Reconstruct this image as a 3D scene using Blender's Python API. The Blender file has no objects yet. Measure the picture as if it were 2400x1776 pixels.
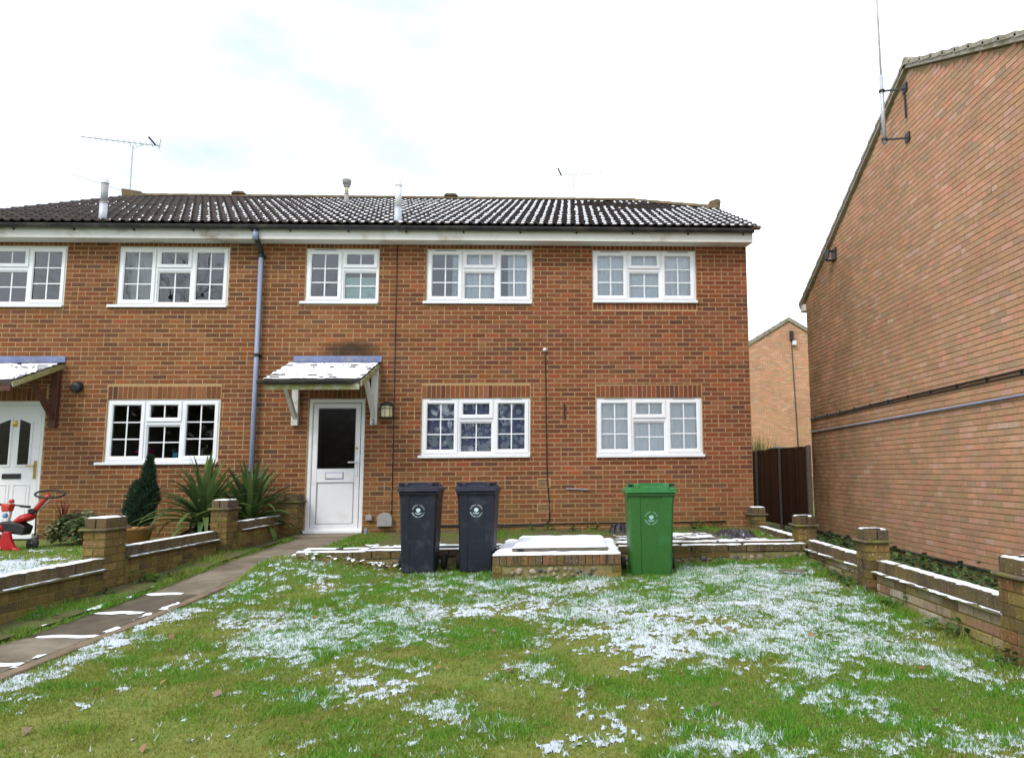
import bpy, bmesh, math, random
import numpy as np
from mathutils import Vector, Matrix, Euler
random.seed(7); rng = np.random.default_rng(7)
sc = bpy.context.scene
C = sc.collection
R = math.radians

# ------------------------------------------------------------------ camera
cam_d = bpy.data.cameras.new('camera'); cam = bpy.data.objects.new('camera', cam_d); C.objects.link(cam)
CAM = Vector((0, -12.5326, 0.8695))
yaw, pitch, roll = R(3.0915), R(6.8648), R(-0.5166)
fwd = Vector((math.sin(yaw)*math.cos(pitch), math.cos(yaw)*math.cos(pitch), math.sin(pitch)))
rt = Vector((math.cos(yaw), -math.sin(yaw), 0)); up = rt.cross(fwd)
r2 = rt*math.cos(roll) + up*math.sin(roll); u2 = up*math.cos(roll) - rt*math.sin(roll)
m = Matrix((r2, u2, -fwd)).transposed().to_4x4(); m.translation = CAM
cam.matrix_world = m
cam_d.sensor_fit = 'HORIZONTAL'; cam_d.sensor_width = 36; cam_d.lens = 27.0
cam_d.shift_x = -0.09774
cam_d.clip_start = 0.05; cam_d.clip_end = 2000
sc.camera = cam

# ------------------------------------------------------------------ sky, sun, exposure
SUN_EL, SUN_AZ = 46, 215     # azimuth clockwise from +Y (from behind the house); 215 = over the viewer's left shoulder
w = bpy.data.worlds.new('World'); sc.world = w; w.use_nodes = True
nt = w.node_tree; nt.nodes.clear(); N = nt.nodes.new; Lk = nt.links.new
sky = N('ShaderNodeTexSky'); sky.sky_type = 'NISHITA'; sky.sun_disc = False
sky.sun_elevation = R(SUN_EL); sky.sun_rotation = R(SUN_AZ); sky.air_density = 1.0; sky.dust_density = 1.5; sky.ozone_density = 0.4
tc = N('ShaderNodeTexCoord'); mp = N('ShaderNodeMapping'); mp.inputs['Scale'].default_value = (1.0, 1.0, 2.2); mp.inputs['Location'].default_value = (1.8, 0.1, 1.3)
cn = N('ShaderNodeTexNoise'); cn.inputs['Scale'].default_value = 1.7; cn.inputs['Detail'].default_value = 6; cn.inputs['Roughness'].default_value = 0.55
cr = N('ShaderNodeValToRGB'); cr.color_ramp.elements[0].position = 0.36; cr.color_ramp.elements[1].position = 0.60
cr.color_ramp.elements[0].color = (0.40, 0.40, 0.40, 1); cr.color_ramp.elements[1].color = (1, 1, 1, 1)
mx = N('ShaderNodeMix'); mx.data_type = 'RGBA'
mx.inputs[7].default_value = (8.9, 9.6, 10.3, 1)       # thin bright overcast
bgd = N('ShaderNodeBackground'); bgd.inputs['Strength'].default_value = 0.105
wo = N('ShaderNodeOutputWorld')
Lk(tc.outputs['Generated'], mp.inputs['Vector']); Lk(mp.outputs[0], cn.inputs['Vector']); Lk(cn.outputs['Fac'], cr.inputs[0])
Lk(cr.outputs[0], mx.inputs[0]); Lk(sky.outputs[0], mx.inputs[6]); Lk(mx.outputs[2], bgd.inputs[0]); Lk(bgd.outputs[0], wo.inputs[0])
sl = bpy.data.lights.new('sun', 'SUN'); sl.energy = 1.1; sl.angle = R(16); sl.color = (1, 0.95, 0.88)
sun = bpy.data.objects.new('sun', sl); C.objects.link(sun)
sd = Vector((math.sin(R(SUN_AZ))*math.cos(R(SUN_EL)), math.cos(R(SUN_AZ))*math.cos(R(SUN_EL)), math.sin(R(SUN_EL))))
sun.rotation_euler = sd.to_track_quat('Z', 'Y').to_euler(); sun.location = (-6, -20, 14)
vs = sc.view_settings; vs.view_transform = 'Standard'; vs.look = 'None'; vs.exposure = 0.82; vs.gamma = 1; vs.use_curve_mapping = False
sc.cycles.use_denoising = True; sc.cycles.max_bounces = 8; sc.cycles.transparent_max_bounces = 16

# ------------------------------------------------------------------ materials
M = {}
def nodes(name):
    mt = bpy.data.materials.new(name); mt.use_nodes = True; M[name] = mt
    t = mt.node_tree; return mt, t, t.nodes['Principled BSDF']
def noise(t, scale, detail=4, rough=0.6, coord=None, dist=0):
    n = t.nodes.new('ShaderNodeTexNoise'); n.inputs['Scale'].default_value = scale; n.inputs['Detail'].default_value = detail
    n.inputs['Roughness'].default_value = rough; n.inputs['Distortion'].default_value = dist
    if coord is None:
        g = t.nodes.new('ShaderNodeNewGeometry'); coord = g.outputs['Position']
    t.links.new(coord, n.inputs['Vector']); return n.outputs['Fac']
def ramp(t, fac, stops):
    r = t.nodes.new('ShaderNodeValToRGB'); e = r.color_ramp.elements
    while len(e) > 1: e.remove(e[-1])
    e[0].position, e[0].color = stops[0][0], (*stops[0][1], 1)
    for p_, c_ in stops[1:]:
        x = e.new(p_); x.color = (*c_, 1)
    t.links.new(fac, r.inputs[0]); return r.outputs[0]
def mix(t, fac, a, b, mode='MIX'):
    x = t.nodes.new('ShaderNodeMix'); x.data_type = 'RGBA'; x.blend_type = mode
    for s, v in ((0, fac), (6, a), (7, b)):
        if isinstance(v, (int, float)): x.inputs[s].default_value = v
        elif isinstance(v, tuple): x.inputs[s].default_value = (*v, 1)
        else: t.links.new(v, x.inputs[s])
    return x.outputs[2]
def mth(t, op, a, b=0.0, clamp=False):
    x = t.nodes.new('ShaderNodeMath'); x.operation = op; x.use_clamp = clamp
    for s, v in ((0, a), (1, b)):
        if isinstance(v, (int, float)): x.inputs[s].default_value = v
        else: t.links.new(v, x.inputs[s])
    return x.outputs[0]
def bump(t, bs, h, strength=0.3, dist=0.01):
    b = t.nodes.new('ShaderNodeBump'); b.inputs['Strength'].default_value = strength; b.inputs['Distance'].default_value = dist
    t.links.new(h, b.inputs['Height']); t.links.new(b.outputs[0], bs.inputs['Normal'])
def zpos(t):
    g = t.nodes.new('ShaderNodeNewGeometry'); s = t.nodes.new('ShaderNodeSeparateXYZ'); t.links.new(g.outputs['Position'], s.inputs[0]); return s.outputs
def rng_map(t, v, a, b, c=0.0, d=1.0):
    x = t.nodes.new('ShaderNodeMapRange'); x.inputs[1].default_value = a; x.inputs[2].default_value = b; x.inputs[3].default_value = c; x.inputs[4].default_value = d
    t.links.new(v, x.inputs[0]); return x.outputs[0]

def simple(name, c, var=0.18, scale=14, rough=0.6, bmp=0.15, dirt=None, dscale=3, dlo=.5, dhi=.7, metal=0, spec=0.4):
    mt, t, b = nodes(name)
    f = noise(t, scale, 5)
    lo = tuple(x*(1-var) for x in c); hi = tuple(min(1, x*(1+var)) for x in c)
    col = ramp(t, f, [(0.3, lo), (0.7, hi)])
    if dirt: col = mix(t, ramp(t, noise(t, dscale, 6, .65), [(dlo, (0,)*3), (dhi, (1,)*3)]), col, dirt)
    t.links.new(col, b.inputs['Base Color']); b.inputs['Roughness'].default_value = rough; b.inputs['Metallic'].default_value = metal
    b.inputs['Specular IOR Level'].default_value = spec
    if bmp: bump(t, b, noise(t, scale*4, 4), bmp, 0.004)
    return mt

def brick_mat(name, single, moss=(0.10, 0.10, 0.02), mlo=-0.3, mhi=0.9, mamt=0.55, wear=0.25, spots=None, speck=0.0, algae=False, streak=0.0):
    mt, t, b = nodes(name)
    if single: src = t.nodes.new('ShaderNodeObjectInfo').outputs['Color']
    else:
        a = t.nodes.new('ShaderNodeAttribute'); a.attribute_name = 'tint'; src = a.outputs['Color']
    f = ramp(t, noise(t, 38, 6, .7), [(0.25, (1-wear*1.6,)*3), (0.5, (1, 1, 1)), (0.8, (1+wear,)*3)])
    col = mix(t, 1.0, src, f, 'MULTIPLY')
    big = ramp(t, noise(t, 0.9, 4, .6), [(0.3, (0.82, 0.80, 0.80)), (0.7, (1.1, 1.08, 1.02))])
    col = mix(t, 1.0, col, big, 'MULTIPLY')
    z = zpos(t)[2]
    g = mth(t, 'MULTIPLY', rng_map(t, z, mlo, mhi, 1.0, 0.0), ramp(t, noise(t, 2.2, 6, .7), [(0.36, (0,)*3), (0.62, (1,)*3)]))
    col = mix(t, mth(t, 'MULTIPLY', g, mamt), col, moss)
    if algae:      # damp algae growing over the far end of the gable
        y = zpos(t)[1]
        f2 = mth(t, 'MULTIPLY', rng_map(t, y, -3.2, 2.6, 0.0, 1.0), ramp(t, noise(t, 0.8, 6, .65), [(0.34, (0,)*3), (0.62, (1,)*3)]))
        col = mix(t, mth(t, 'MULTIPLY', f2, .72), col, (0.155, 0.115, 0.05))
    if streak:     # dark run-off stains
        g_ = t.nodes.new('ShaderNodeNewGeometry'); vm = t.nodes.new('ShaderNodeVectorMath'); vm.operation = 'MULTIPLY'; vm.inputs[1].default_value = (3.2, 3.2, .5); t.links.new(g_.outputs['Position'], vm.inputs[0])
        f3 = ramp(t, noise(t, 1.3, 6, .7, vm.outputs[0]), [(0.50, (0,)*3), (0.64, (1,)*3)])
        col = mix(t, mth(t, 'MULTIPLY', f3, streak), col, (0.035, 0.026, 0.018))
    if speck:
        sp = ramp(t, noise(t, 55, 2, .5), [(0.66, (0,)*3), (0.72, (1,)*3)])
        col = mix(t, mth(t, 'MULTIPLY', sp, speck), col, (0.55, 0.52, 0.44))
    if spots:
        for (px, pz, sx, sz, cc, am) in spots:     # soot and algae stains with a place of their own
            xyz = zpos(t)
            dx = mth(t, 'DIVIDE', mth(t, 'SUBTRACT', xyz[0], px), sx); dz = mth(t, 'DIVIDE', mth(t, 'SUBTRACT', xyz[2], pz), sz)
            d2 = mth(t, 'ADD', mth(t, 'MULTIPLY', dx, dx), mth(t, 'MULTIPLY', dz, dz))
            d2 = mth(t, 'ADD', d2, mth(t, 'MULTIPLY', mth(t, 'SUBTRACT', noise(t, 5, 5), 0.5), 1.4))
            col = mix(t, mth(t, 'MULTIPLY', rng_map(t, d2, 0.1, 1.2, 1, 0), am), col, cc)
    t.links.new(col, b.inputs['Base Color']); b.inputs['Roughness'].default_value = 0.92; b.inputs['Specular IOR Level'].default_value = 0.2
    bump(t, b, noise(t, 160, 5, .7), 0.5, 0.004)
    return mt
STAIN = [(-3.55, 2.86, 0.55, 0.17, (0.035, 0.028, 0.018), 0.85)]
SILLST = []
for nm, kw in (('facade', dict(mamt=0.75, mhi=1.0, moss=(0.17, 0.13, 0.035), spots=STAIN, wear=.2)),
               ('gable', dict(moss=(0.28, 0.20, 0.105), mlo=-.5, mhi=7.0, mamt=.40, wear=0.16, algae=True)),
               ('gable_far', dict(moss=(0.28, 0.20, 0.105), mlo=-.5, mhi=5, mamt=.25, wear=.14)),
               ('garden', dict(moss=(0.17, 0.14, 0.025), mlo=-.4, mhi=2.0, mamt=.55, wear=.4, speck=.6, streak=.62)),
               ('pale', dict(moss=(0.22, 0.18, 0.06), mlo=-.4, mhi=.6, mamt=.45, wear=.38, speck=.3, streak=.28))):
    brick_mat('brick_'+nm, True, **kw); brick_mat('brickwork_'+nm, False, **kw)
def mortar(name, c, **kw):
    mt, t, b = nodes(name)
    col = ramp(t, noise(t, 30, 6, .7), [(0.3, tuple(x*.72 for x in c)), (0.7, tuple(x*1.15 for x in c))])
    z = zpos(t)[2]
    g = mth(t, 'MULTIPLY', rng_map(t, z, -0.3, kw.get('mhi', 1.0), 1.0, 0.0), ramp(t, noise(t, 2.5, 6, .7), [(0.36, (0,)*3), (0.62, (1,)*3)]))
    col = mix(t, mth(t, 'MULTIPLY', g, .6), col, (0.13, 0.12, 0.03))
    for (px, pz, sx, sz, cc, am) in kw.get('spots', []):
        xyz = zpos(t)
        dx = mth(t, 'DIVIDE', mth(t, 'SUBTRACT', xyz[0], px), sx); dz = mth(t, 'DIVIDE', mth(t, 'SUBTRACT', xyz[2], pz), sz)
        d2 = mth(t, 'ADD', mth(t, 'MULTIPLY', dx, dx), mth(t, 'MULTIPLY', dz, dz))
        d2 = mth(t, 'ADD', d2, mth(t, 'MULTIPLY', mth(t, 'SUBTRACT', noise(t, 5, 5), 0.5), 1.4))
        col = mix(t, mth(t, 'MULTIPLY', rng_map(t, d2, 0.1, 1.2, 1, 0), am), col, cc)
    t.links.new(col, b.inputs['Base Color']); b.inputs['Roughness'].default_value = 0.95; b.inputs['Specular IOR Level'].default_value = 0.15
    bump(t, b, noise(t, 120, 4), 0.5, 0.004); return mt
mortar('mortar_facade', (0.43, 0.285, 0.145), spots=STAIN)
mortar('mortar_gable', (0.33, 0.225, 0.125), mhi=6)
mortar('mortar_garden', (0.20, 0.15, 0.05), mhi=2)
simple('upvc', (0.80, 0.81, 0.84), var=.02, scale=5, rough=.35, bmp=0, dirt=(0.62, 0.60, 0.55), dscale=2, dlo=.62, dhi=.85)
simple('door_white', (0.76, 0.76, 0.78), var=.03, scale=3, rough=.4, bmp=0.02, dirt=(0.62, 0.60, 0.57), dscale=2.5, dlo=.55, dhi=.85)
simple('fascia', (0.70, 0.69, 0.66), var=.06, scale=4, rough=.6, bmp=.1, dirt=(0.34, 0.27, 0.17), dscale=2.2, dlo=.56, dhi=.80)
simple('fascia_old', (0.60, 0.59, 0.57), var=.08, scale=4, rough=.6, bmp=.1, dirt=(0.22, 0.17, 0.12), dscale=2.0, dlo=.50, dhi=.72)
simple('gutter', (0.022, 0.022, 0.026), var=.3, rough=.4, bmp=.05, dirt=(0.07, 0.065, 0.05), dscale=4)
simple('pipe_grey', (0.25, 0.30, 0.43), var=.06, scale=3, rough=.45, bmp=.03)
simple('black_plastic', (0.018, 0.018, 0.020), var=.2, rough=.45, bmp=.1)
simple('grey_box', (0.30, 0.29, 0.28), var=.1, rough=.6)
simple('lead', (0.17, 0.20, 0.35), var=.25, scale=5, rough=.55, dirt=(0.30, 0.30, 0.33), dscale=6)
simple('soil', (0.10, 0.075, 0.035), var=.4, scale=25, rough=1, bmp=.8, dirt=(0.09, 0.11, 0.025), dscale=4, dlo=.42, dhi=.6)
simple('bare_earth', (0.045, 0.034, 0.024), var=.4, scale=25, rough=1, bmp=.8)
simple('concrete_post', (0.21, 0.18, 0.16), var=.2, scale=20, rough=.9, bmp=.3)
simple('slab', (0.225, 0.185, 0.135), var=.16, scale=9, rough=.8, bmp=.3, dirt=(0.11, 0.085, 0.055), dscale=1.6, dlo=.45, dhi=.68)
simple('slab_wet', (0.10, 0.08, 0.055), var=.35, scale=6, rough=.45, bmp=.25, dirt=(0.17, 0.14, 0.095), dscale=2, dlo=.5, dhi=.7)
simple('edging', (0.20, 0.145, 0.095), var=.25, scale=8, rough=.85, bmp=.3, dirt=(0.09, 0.09, 0.03), dscale=3)
simple('creasing', (0.12, 0.085, 0.06), var=.35, scale=18, rough=.9, bmp=.5, dirt=(0.16, 0.16, 0.03), dscale=6, dlo=.45, dhi=.6)
mt, t, b = nodes('fence_wood')
g_ = t.nodes.new('ShaderNodeNewGeometry'); vm = t.nodes.new('ShaderNodeVectorMath'); vm.operation = 'MULTIPLY'; vm.inputs[1].default_value = (30, 30, 1.2); t.links.new(g_.outputs['Position'], vm.inputs[0])
base = ramp(t, noise(t, 2.0, 6, .7, vm.outputs[0]), [(0.3, (0.042, 0.015, 0.011)), (0.7, (0.105, 0.042, 0.026))])
base = mix(t, 1.0, base, ramp(t, t.nodes.new('ShaderNodeObjectInfo').outputs['Random'], [(0, (0.6, 0.62, 0.62)), (1, (1.5, 1.4, 1.2))]), 'MULTIPLY')
t.links.new(base, b.inputs['Base Color']); b.inputs['Roughness'].default_value = .85
simple('timber_white', (0.68, 0.67, 0.65), var=.06, scale=6, rough=.55, bmp=.15, dirt=(0.36, 0.34, 0.24), dscale=5, dlo=.55, dhi=.75)
simple('timber_mossy', (0.30, 0.29, 0.10), var=.35, scale=9, rough=.8, bmp=.3, dirt=(0.45, 0.43, 0.33), dscale=7, dlo=.5, dhi=.62)
simple('timber_red', (0.085, 0.028, 0.022), var=.3, scale=8, rough=.55, bmp=.2)
simple('ply', (0.10, 0.08, 0.06), var=.3, scale=8, rough=.9)
simple('brass', (0.55, 0.38, 0.10), var=.1, rough=.3, bmp=0, metal=.9)
simple('steel', (0.42, 0.44, 0.46), var=.12, rough=.45, bmp=.05, metal=.7)
simple('flue_white', (0.70, 0.72, 0.72), var=.05, rough=.45, bmp=0, dirt=(0.42, 0.42, 0.40), dscale=6)
simple('galv', (0.50, 0.53, 0.58), var=.08, rough=.5, bmp=.05, metal=.3)
simple('concrete_tile_edge', (0.36, 0.32, 0.27), var=.25, scale=16, rough=.9, bmp=.4, dirt=(0.20, 0.18, 0.08), dscale=5)
simple('ridge', (0.13, 0.10, 0.055), var=.35, scale=14, rough=.9, bmp=.5, dirt=(0.24, 0.16, 0.07), dscale=3)
simple('bin_black', (0.014, 0.017, 0.028), var=.12, scale=30, rough=.45, bmp=.25, dirt=(0.040, 0.043, 0.058), dscale=5, dlo=.54, dhi=.66)
simple('bin_lid_black', (0.020, 0.023, 0.048), var=.15, scale=20, rough=.42, bmp=.2, dirt=(0.06, 0.06, 0.07), dscale=4, dlo=.5, dhi=.8)
simple('bin_green', (0.032, 0.125, 0.022), var=.12, scale=25, rough=.42, bmp=.2, dirt=(0.03, 0.17, 0.045), dscale=5, dlo=.54, dhi=.66)
simple('bin_lid_green', (0.035, 0.20, 0.045), var=.12, scale=20, rough=.4, bmp=.15, dirt=(0.05, 0.22, 0.09), dscale=4)
simple('rubber', (0.014, 0.014, 0.015), var=.3, rough=.75, bmp=.1)
simple('emblem_white', (0.62, 0.74, 0.80), var=.06, rough=.6, bmp=0)
simple('emblem_green', (0.36, 0.60, 0.55), var=.06, rough=.6, bmp=0)
simple('flint', (0.24, 0.20, 0.14), var=.4, scale=22, rough=.7, bmp=.6, dirt=(0.13, 0.12, 0.04), dscale=7, dlo=.45, dhi=.65)
simple('flint_pale', (0.36, 0.29, 0.21), var=.35, scale=22, rough=.75, bmp=.6, dirt=(0.16, 0.14, 0.05), dscale=7, dlo=.5, dhi=.65)
simple('flint_dark', (0.11, 0.105, 0.11), var=.4, scale=22, rough=.55, bmp=.6, dirt=(0.12, 0.11, 0.035), dscale=7)
simple('rubble_mortar', (0.22, 0.18, 0.08), var=.35, scale=16, rough=1, bmp=.8, dirt=(0.13, 0.12, 0.03), dscale=5)
simple('board', (0.16, 0.14, 0.10), var=.2, scale=12, rough=.9)
simple('terracotta', (0.40, 0.19, 0.075), var=.2, scale=8, rough=.85, bmp=.2, dirt=(0.20, 0.12, 0.05), dscale=4)
simple('red_plastic', (0.42, 0.016, 0.018), var=.08, rough=.35, bmp=0)
simple('red_orange_plastic', (0.50, 0.045, 0.03), var=.08, rough=.4, bmp=0)
simple('pale_plastic', (0.70, 0.62, 0.66), var=.05, rough=.4, bmp=0)
simple('blue_plastic', (0.12, 0.28, 0.5), var=.05, rough=.4, bmp=0)
simple('pink_plastic', (0.5, 0.02, 0.16), var=.05, rough=.5, bmp=0)
simple('teal', (0.05, 0.30, 0.33), var=.08, rough=.5, bmp=0)
simple('bag', (0.020, 0.019, 0.026), var=.3, scale=6, rough=.28, bmp=.6, spec=.6)
simple('room_wall', (0.42, 0.39, 0.35), var=.05, scale=2, rough=.95, bmp=0)
simple('kitchen_dark', (0.26, 0.22, 0.18), var=.2, scale=2, rough=.9, bmp=0)
simple('room_darkened', (0.15, 0.13, 0.14), var=.1, scale=2, rough=.95, bmp=0)  # room walls darkened so reflections in the glass stand out
simple('ivory', (0.62, 0.55, 0.33), var=.08, scale=4, rough=.35, bmp=0)
simple('bark', (0.075, 0.06, 0.05), var=.3, scale=9, rough=.95, bmp=.5)
simple('air_brick', (0.46, 0.28, 0.12), var=.15, scale=20, rough=.9)
simple('dark', (0.012, 0.011, 0.010), var=.1, rough=.9, bmp=0)
simple('pale_towel', (0.60, 0.84, 0.80), var=.04, rough=.95, bmp=.1)
simple('steel_grey', (0.33, 0.33, 0.34), var=.1, rough=.5)
simple('dead_leaf', (0.27, 0.13, 0.055), var=.45, scale=6, rough=.85, bmp=.2)
simple('far_green', (0.03, 0.06, 0.05), var=.2, rough=.6)
# snow
mt, t, b = nodes('snow')
col = ramp(t, noise(t, 25, 4), [(0.3, (0.80, 0.85, 0.92)), (0.6, (0.90, 0.92, 0.95))])
t.links.new(col, b.inputs['Base Color']); b.inputs['Roughness'].default_value = 0.8; b.inputs['Specular IOR Level'].default_value = 0.2
b.inputs['Subsurface Weight'].default_value = 0.0
bump(t, b, noise(t, 90, 5, .7), 0.5, 0.006)
mt, t, b = nodes('snow_thin')
col = ramp(t, noise(t, 60, 4, .7), [(0.3, (0.55, 0.62, 0.71)), (0.65, (0.72, 0.77, 0.83))])
t.links.new(col, b.inputs['Base Color']); b.inputs['Roughness'].default_value = 0.85; b.inputs['Specular IOR Level'].default_value = 0.15
bump(t, b, noise(t, 110, 5, .7), 0.9, 0.012)
# roof tile
mt, t, b = nodes('tile')
oi = t.nodes.new('ShaderNodeObjectInfo')
base = ramp(t, noise(t, 9, 5), [(0.3, (0.036, 0.026, 0.025)), (0.7, (0.075, 0.056, 0.054))])
base = mix(t, 1.0, base, ramp(t, oi.outputs['Random'], [(0, (0.75, 0.75, 0.78)), (1, (1.25, 1.2, 1.15))]), 'MULTIPLY')
base = mix(t, ramp(t, noise(t, 2.4, 6, .7), [(0.52, (0,)*3), (0.72, (0.6,)*3)]), base, (0.085, 0.075, 0.03))
t.links.new(base, b.inputs['Base Color']); b.inputs['Roughness'].default_value = 0.75; bump(t, b, noise(t, 120, 4), 0.5, 0.003)
# window glass: clear pane, mirror reflection by Fresnel
def glass(name, tint, ior=1.9, rough=0.0):
    mt = bpy.data.materials.new(name); mt.use_nodes = True; M[name] = mt; t = mt.node_tree; t.nodes.clear()
    tr = t.nodes.new('ShaderNodeBsdfTransparent'); tr.inputs[0].default_value = (*tint, 1)
    gl = t.nodes.new('ShaderNodeBsdfGlossy'); gl.inputs['Roughness'].default_value = rough; gl.inputs[0].default_value = (.95, .97, 1, 1)
    fr = t.nodes.new('ShaderNodeFresnel'); fr.inputs[0].default_value = ior
    nz = t.nodes.new('ShaderNodeTexNoise'); nz.inputs['Scale'].default_value = 3.0; g = t.nodes.new('ShaderNodeNewGeometry'); t.links.new(g.outputs['Position'], nz.inputs['Vector'])
    bp = t.nodes.new('ShaderNodeBump'); bp.inputs['Strength'].default_value = 0.02; bp.inputs['Distance'].default_value = 0.05
    t.links.new(nz.outputs['Fac'], bp.inputs['Height']); t.links.new(bp.outputs[0], gl.inputs['Normal'])
    mxs = t.nodes.new('ShaderNodeMixShader'); o = t.nodes.new('ShaderNodeOutputMaterial')
    t.links.new(fr.outputs[0], mxs.inputs[0]); t.links.new(tr.outputs[0], mxs.inputs[1]); t.links.new(gl.outputs[0], mxs.inputs[2]); t.links.new(mxs.outputs[0], o.inputs[0])
glass('glass', (0.93, 0.95, 0.97), 2.0); glass('glass_kitchen', (0.8, 0.85, 0.83), 1.35); glass('glass_dark', (0.45, 0.42, 0.40), 1.45, 0.12)
# net curtains: thin woven cloth, part open
def net(name, cover, lace=False):
    mt = bpy.data.materials.new(name); mt.use_nodes = True; M[name] = mt; t = mt.node_tree; b = t.nodes['Principled BSDF']
    b.inputs['Base Color'].default_value = (0.88, 0.94, 1.0, 1); b.inputs['Roughness'].default_value = 1  # white cloth, with the blue cast of shade put into its colour
    tr = t.nodes.new('ShaderNodeBsdfTransparent'); mxs = t.nodes.new('ShaderNodeMixShader'); o = t.nodes['Material Output']
    if lace:
        g = t.nodes.new('ShaderNodeNewGeometry'); vm = t.nodes.new('ShaderNodeVectorMath'); vm.operation = 'MULTIPLY'; vm.inputs[1].default_value = (1, 0.0, 1); t.links.new(g.outputs['Position'], vm.inputs[0])
        v = t.nodes.new('ShaderNodeTexVoronoi'); v.inputs['Scale'].default_value = 8.5; v.inputs['Randomness'].default_value = .8; t.links.new(vm.outputs[0], v.inputs['Vector'])
        n1 = noise(t, 34, 3, .6, vm.outputs[0])
        d = mth(t, 'ADD', v.outputs['Distance'], mth(t, 'MULTIPLY', mth(t, 'SUBTRACT', n1, .5), 0.55))
        zz = zpos(t)[2]; lim = rng_map(t, zz, 1.15, 2.0, 0.62, 0.30)
        fl = mth(t, 'LESS_THAN', d, lim)
        fac = mth(t, 'ADD', mth(t, 'MULTIPLY', fl, 0.62), 0.24)
        t.links.new(fac, mxs.inputs[0])
    else: mxs.inputs[0].default_value = cover
    t.links.new(tr.outputs[0], mxs.inputs[1]); t.links.new(b.outputs[0], mxs.inputs[2]); t.links.new(mxs.outputs[0], o.inputs[0])
net('net', 0.95); net('net_lace', 0, True)
simple('violet_cloth', (0.36, 0.36, 0.74), var=.15, scale=4, rough=1, bmp=0)
simple('curtain', (0.50, 0.53, 0.50), var=.08, scale=4, rough=1, bmp=0)
# foliage with a per-face tint
def leafm(name, rough=.55, trans=.25):
    mt, t, b = nodes(name)
    a = t.nodes.new('ShaderNodeAttribute'); a.attribute_name = 'tint'
    t.links.new(a.outputs['Color'], b.inputs['Base Color']); b.inputs['Roughness'].default_value = rough; b.inputs['Specular IOR Level'].default_value = .3
    tl = t.nodes.new('ShaderNodeBsdfTranslucent'); t.links.new(a.outputs['Color'], tl.inputs[0])
    ms = t.nodes.new('ShaderNodeMixShader'); ms.inputs[0].default_value = trans
    t.links.new(b.outputs[0], ms.inputs[1]); t.links.new(tl.outputs[0], ms.inputs[2]); t.links.new(ms.outputs[0], t.nodes['Material Output'].inputs[0])
leafm('leaf'); leafm('grass', .6, .3)
def lawnm(name):
    mt, t, b = nodes(name)
    c1 = ramp(t, noise(t, 26, 6, .7), [(0.3, (0.085, 0.115, 0.016)), (0.5, (0.155, 0.190, 0.028)), (0.72, (0.22, 0.22, 0.045))])
    col = mix(t, ramp(t, noise(t, 1.3, 5, .65), [(0.56, (0,)*3), (0.74, (0.75,)*3)]), c1, (0.22, 0.16, 0.075))
    t.links.new(col, b.inputs['Base Color']); b.inputs['Roughness'].default_value = 1; bump(t, b, noise(t, 70, 5, .7), .8, .01)
lawnm('turf')

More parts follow.
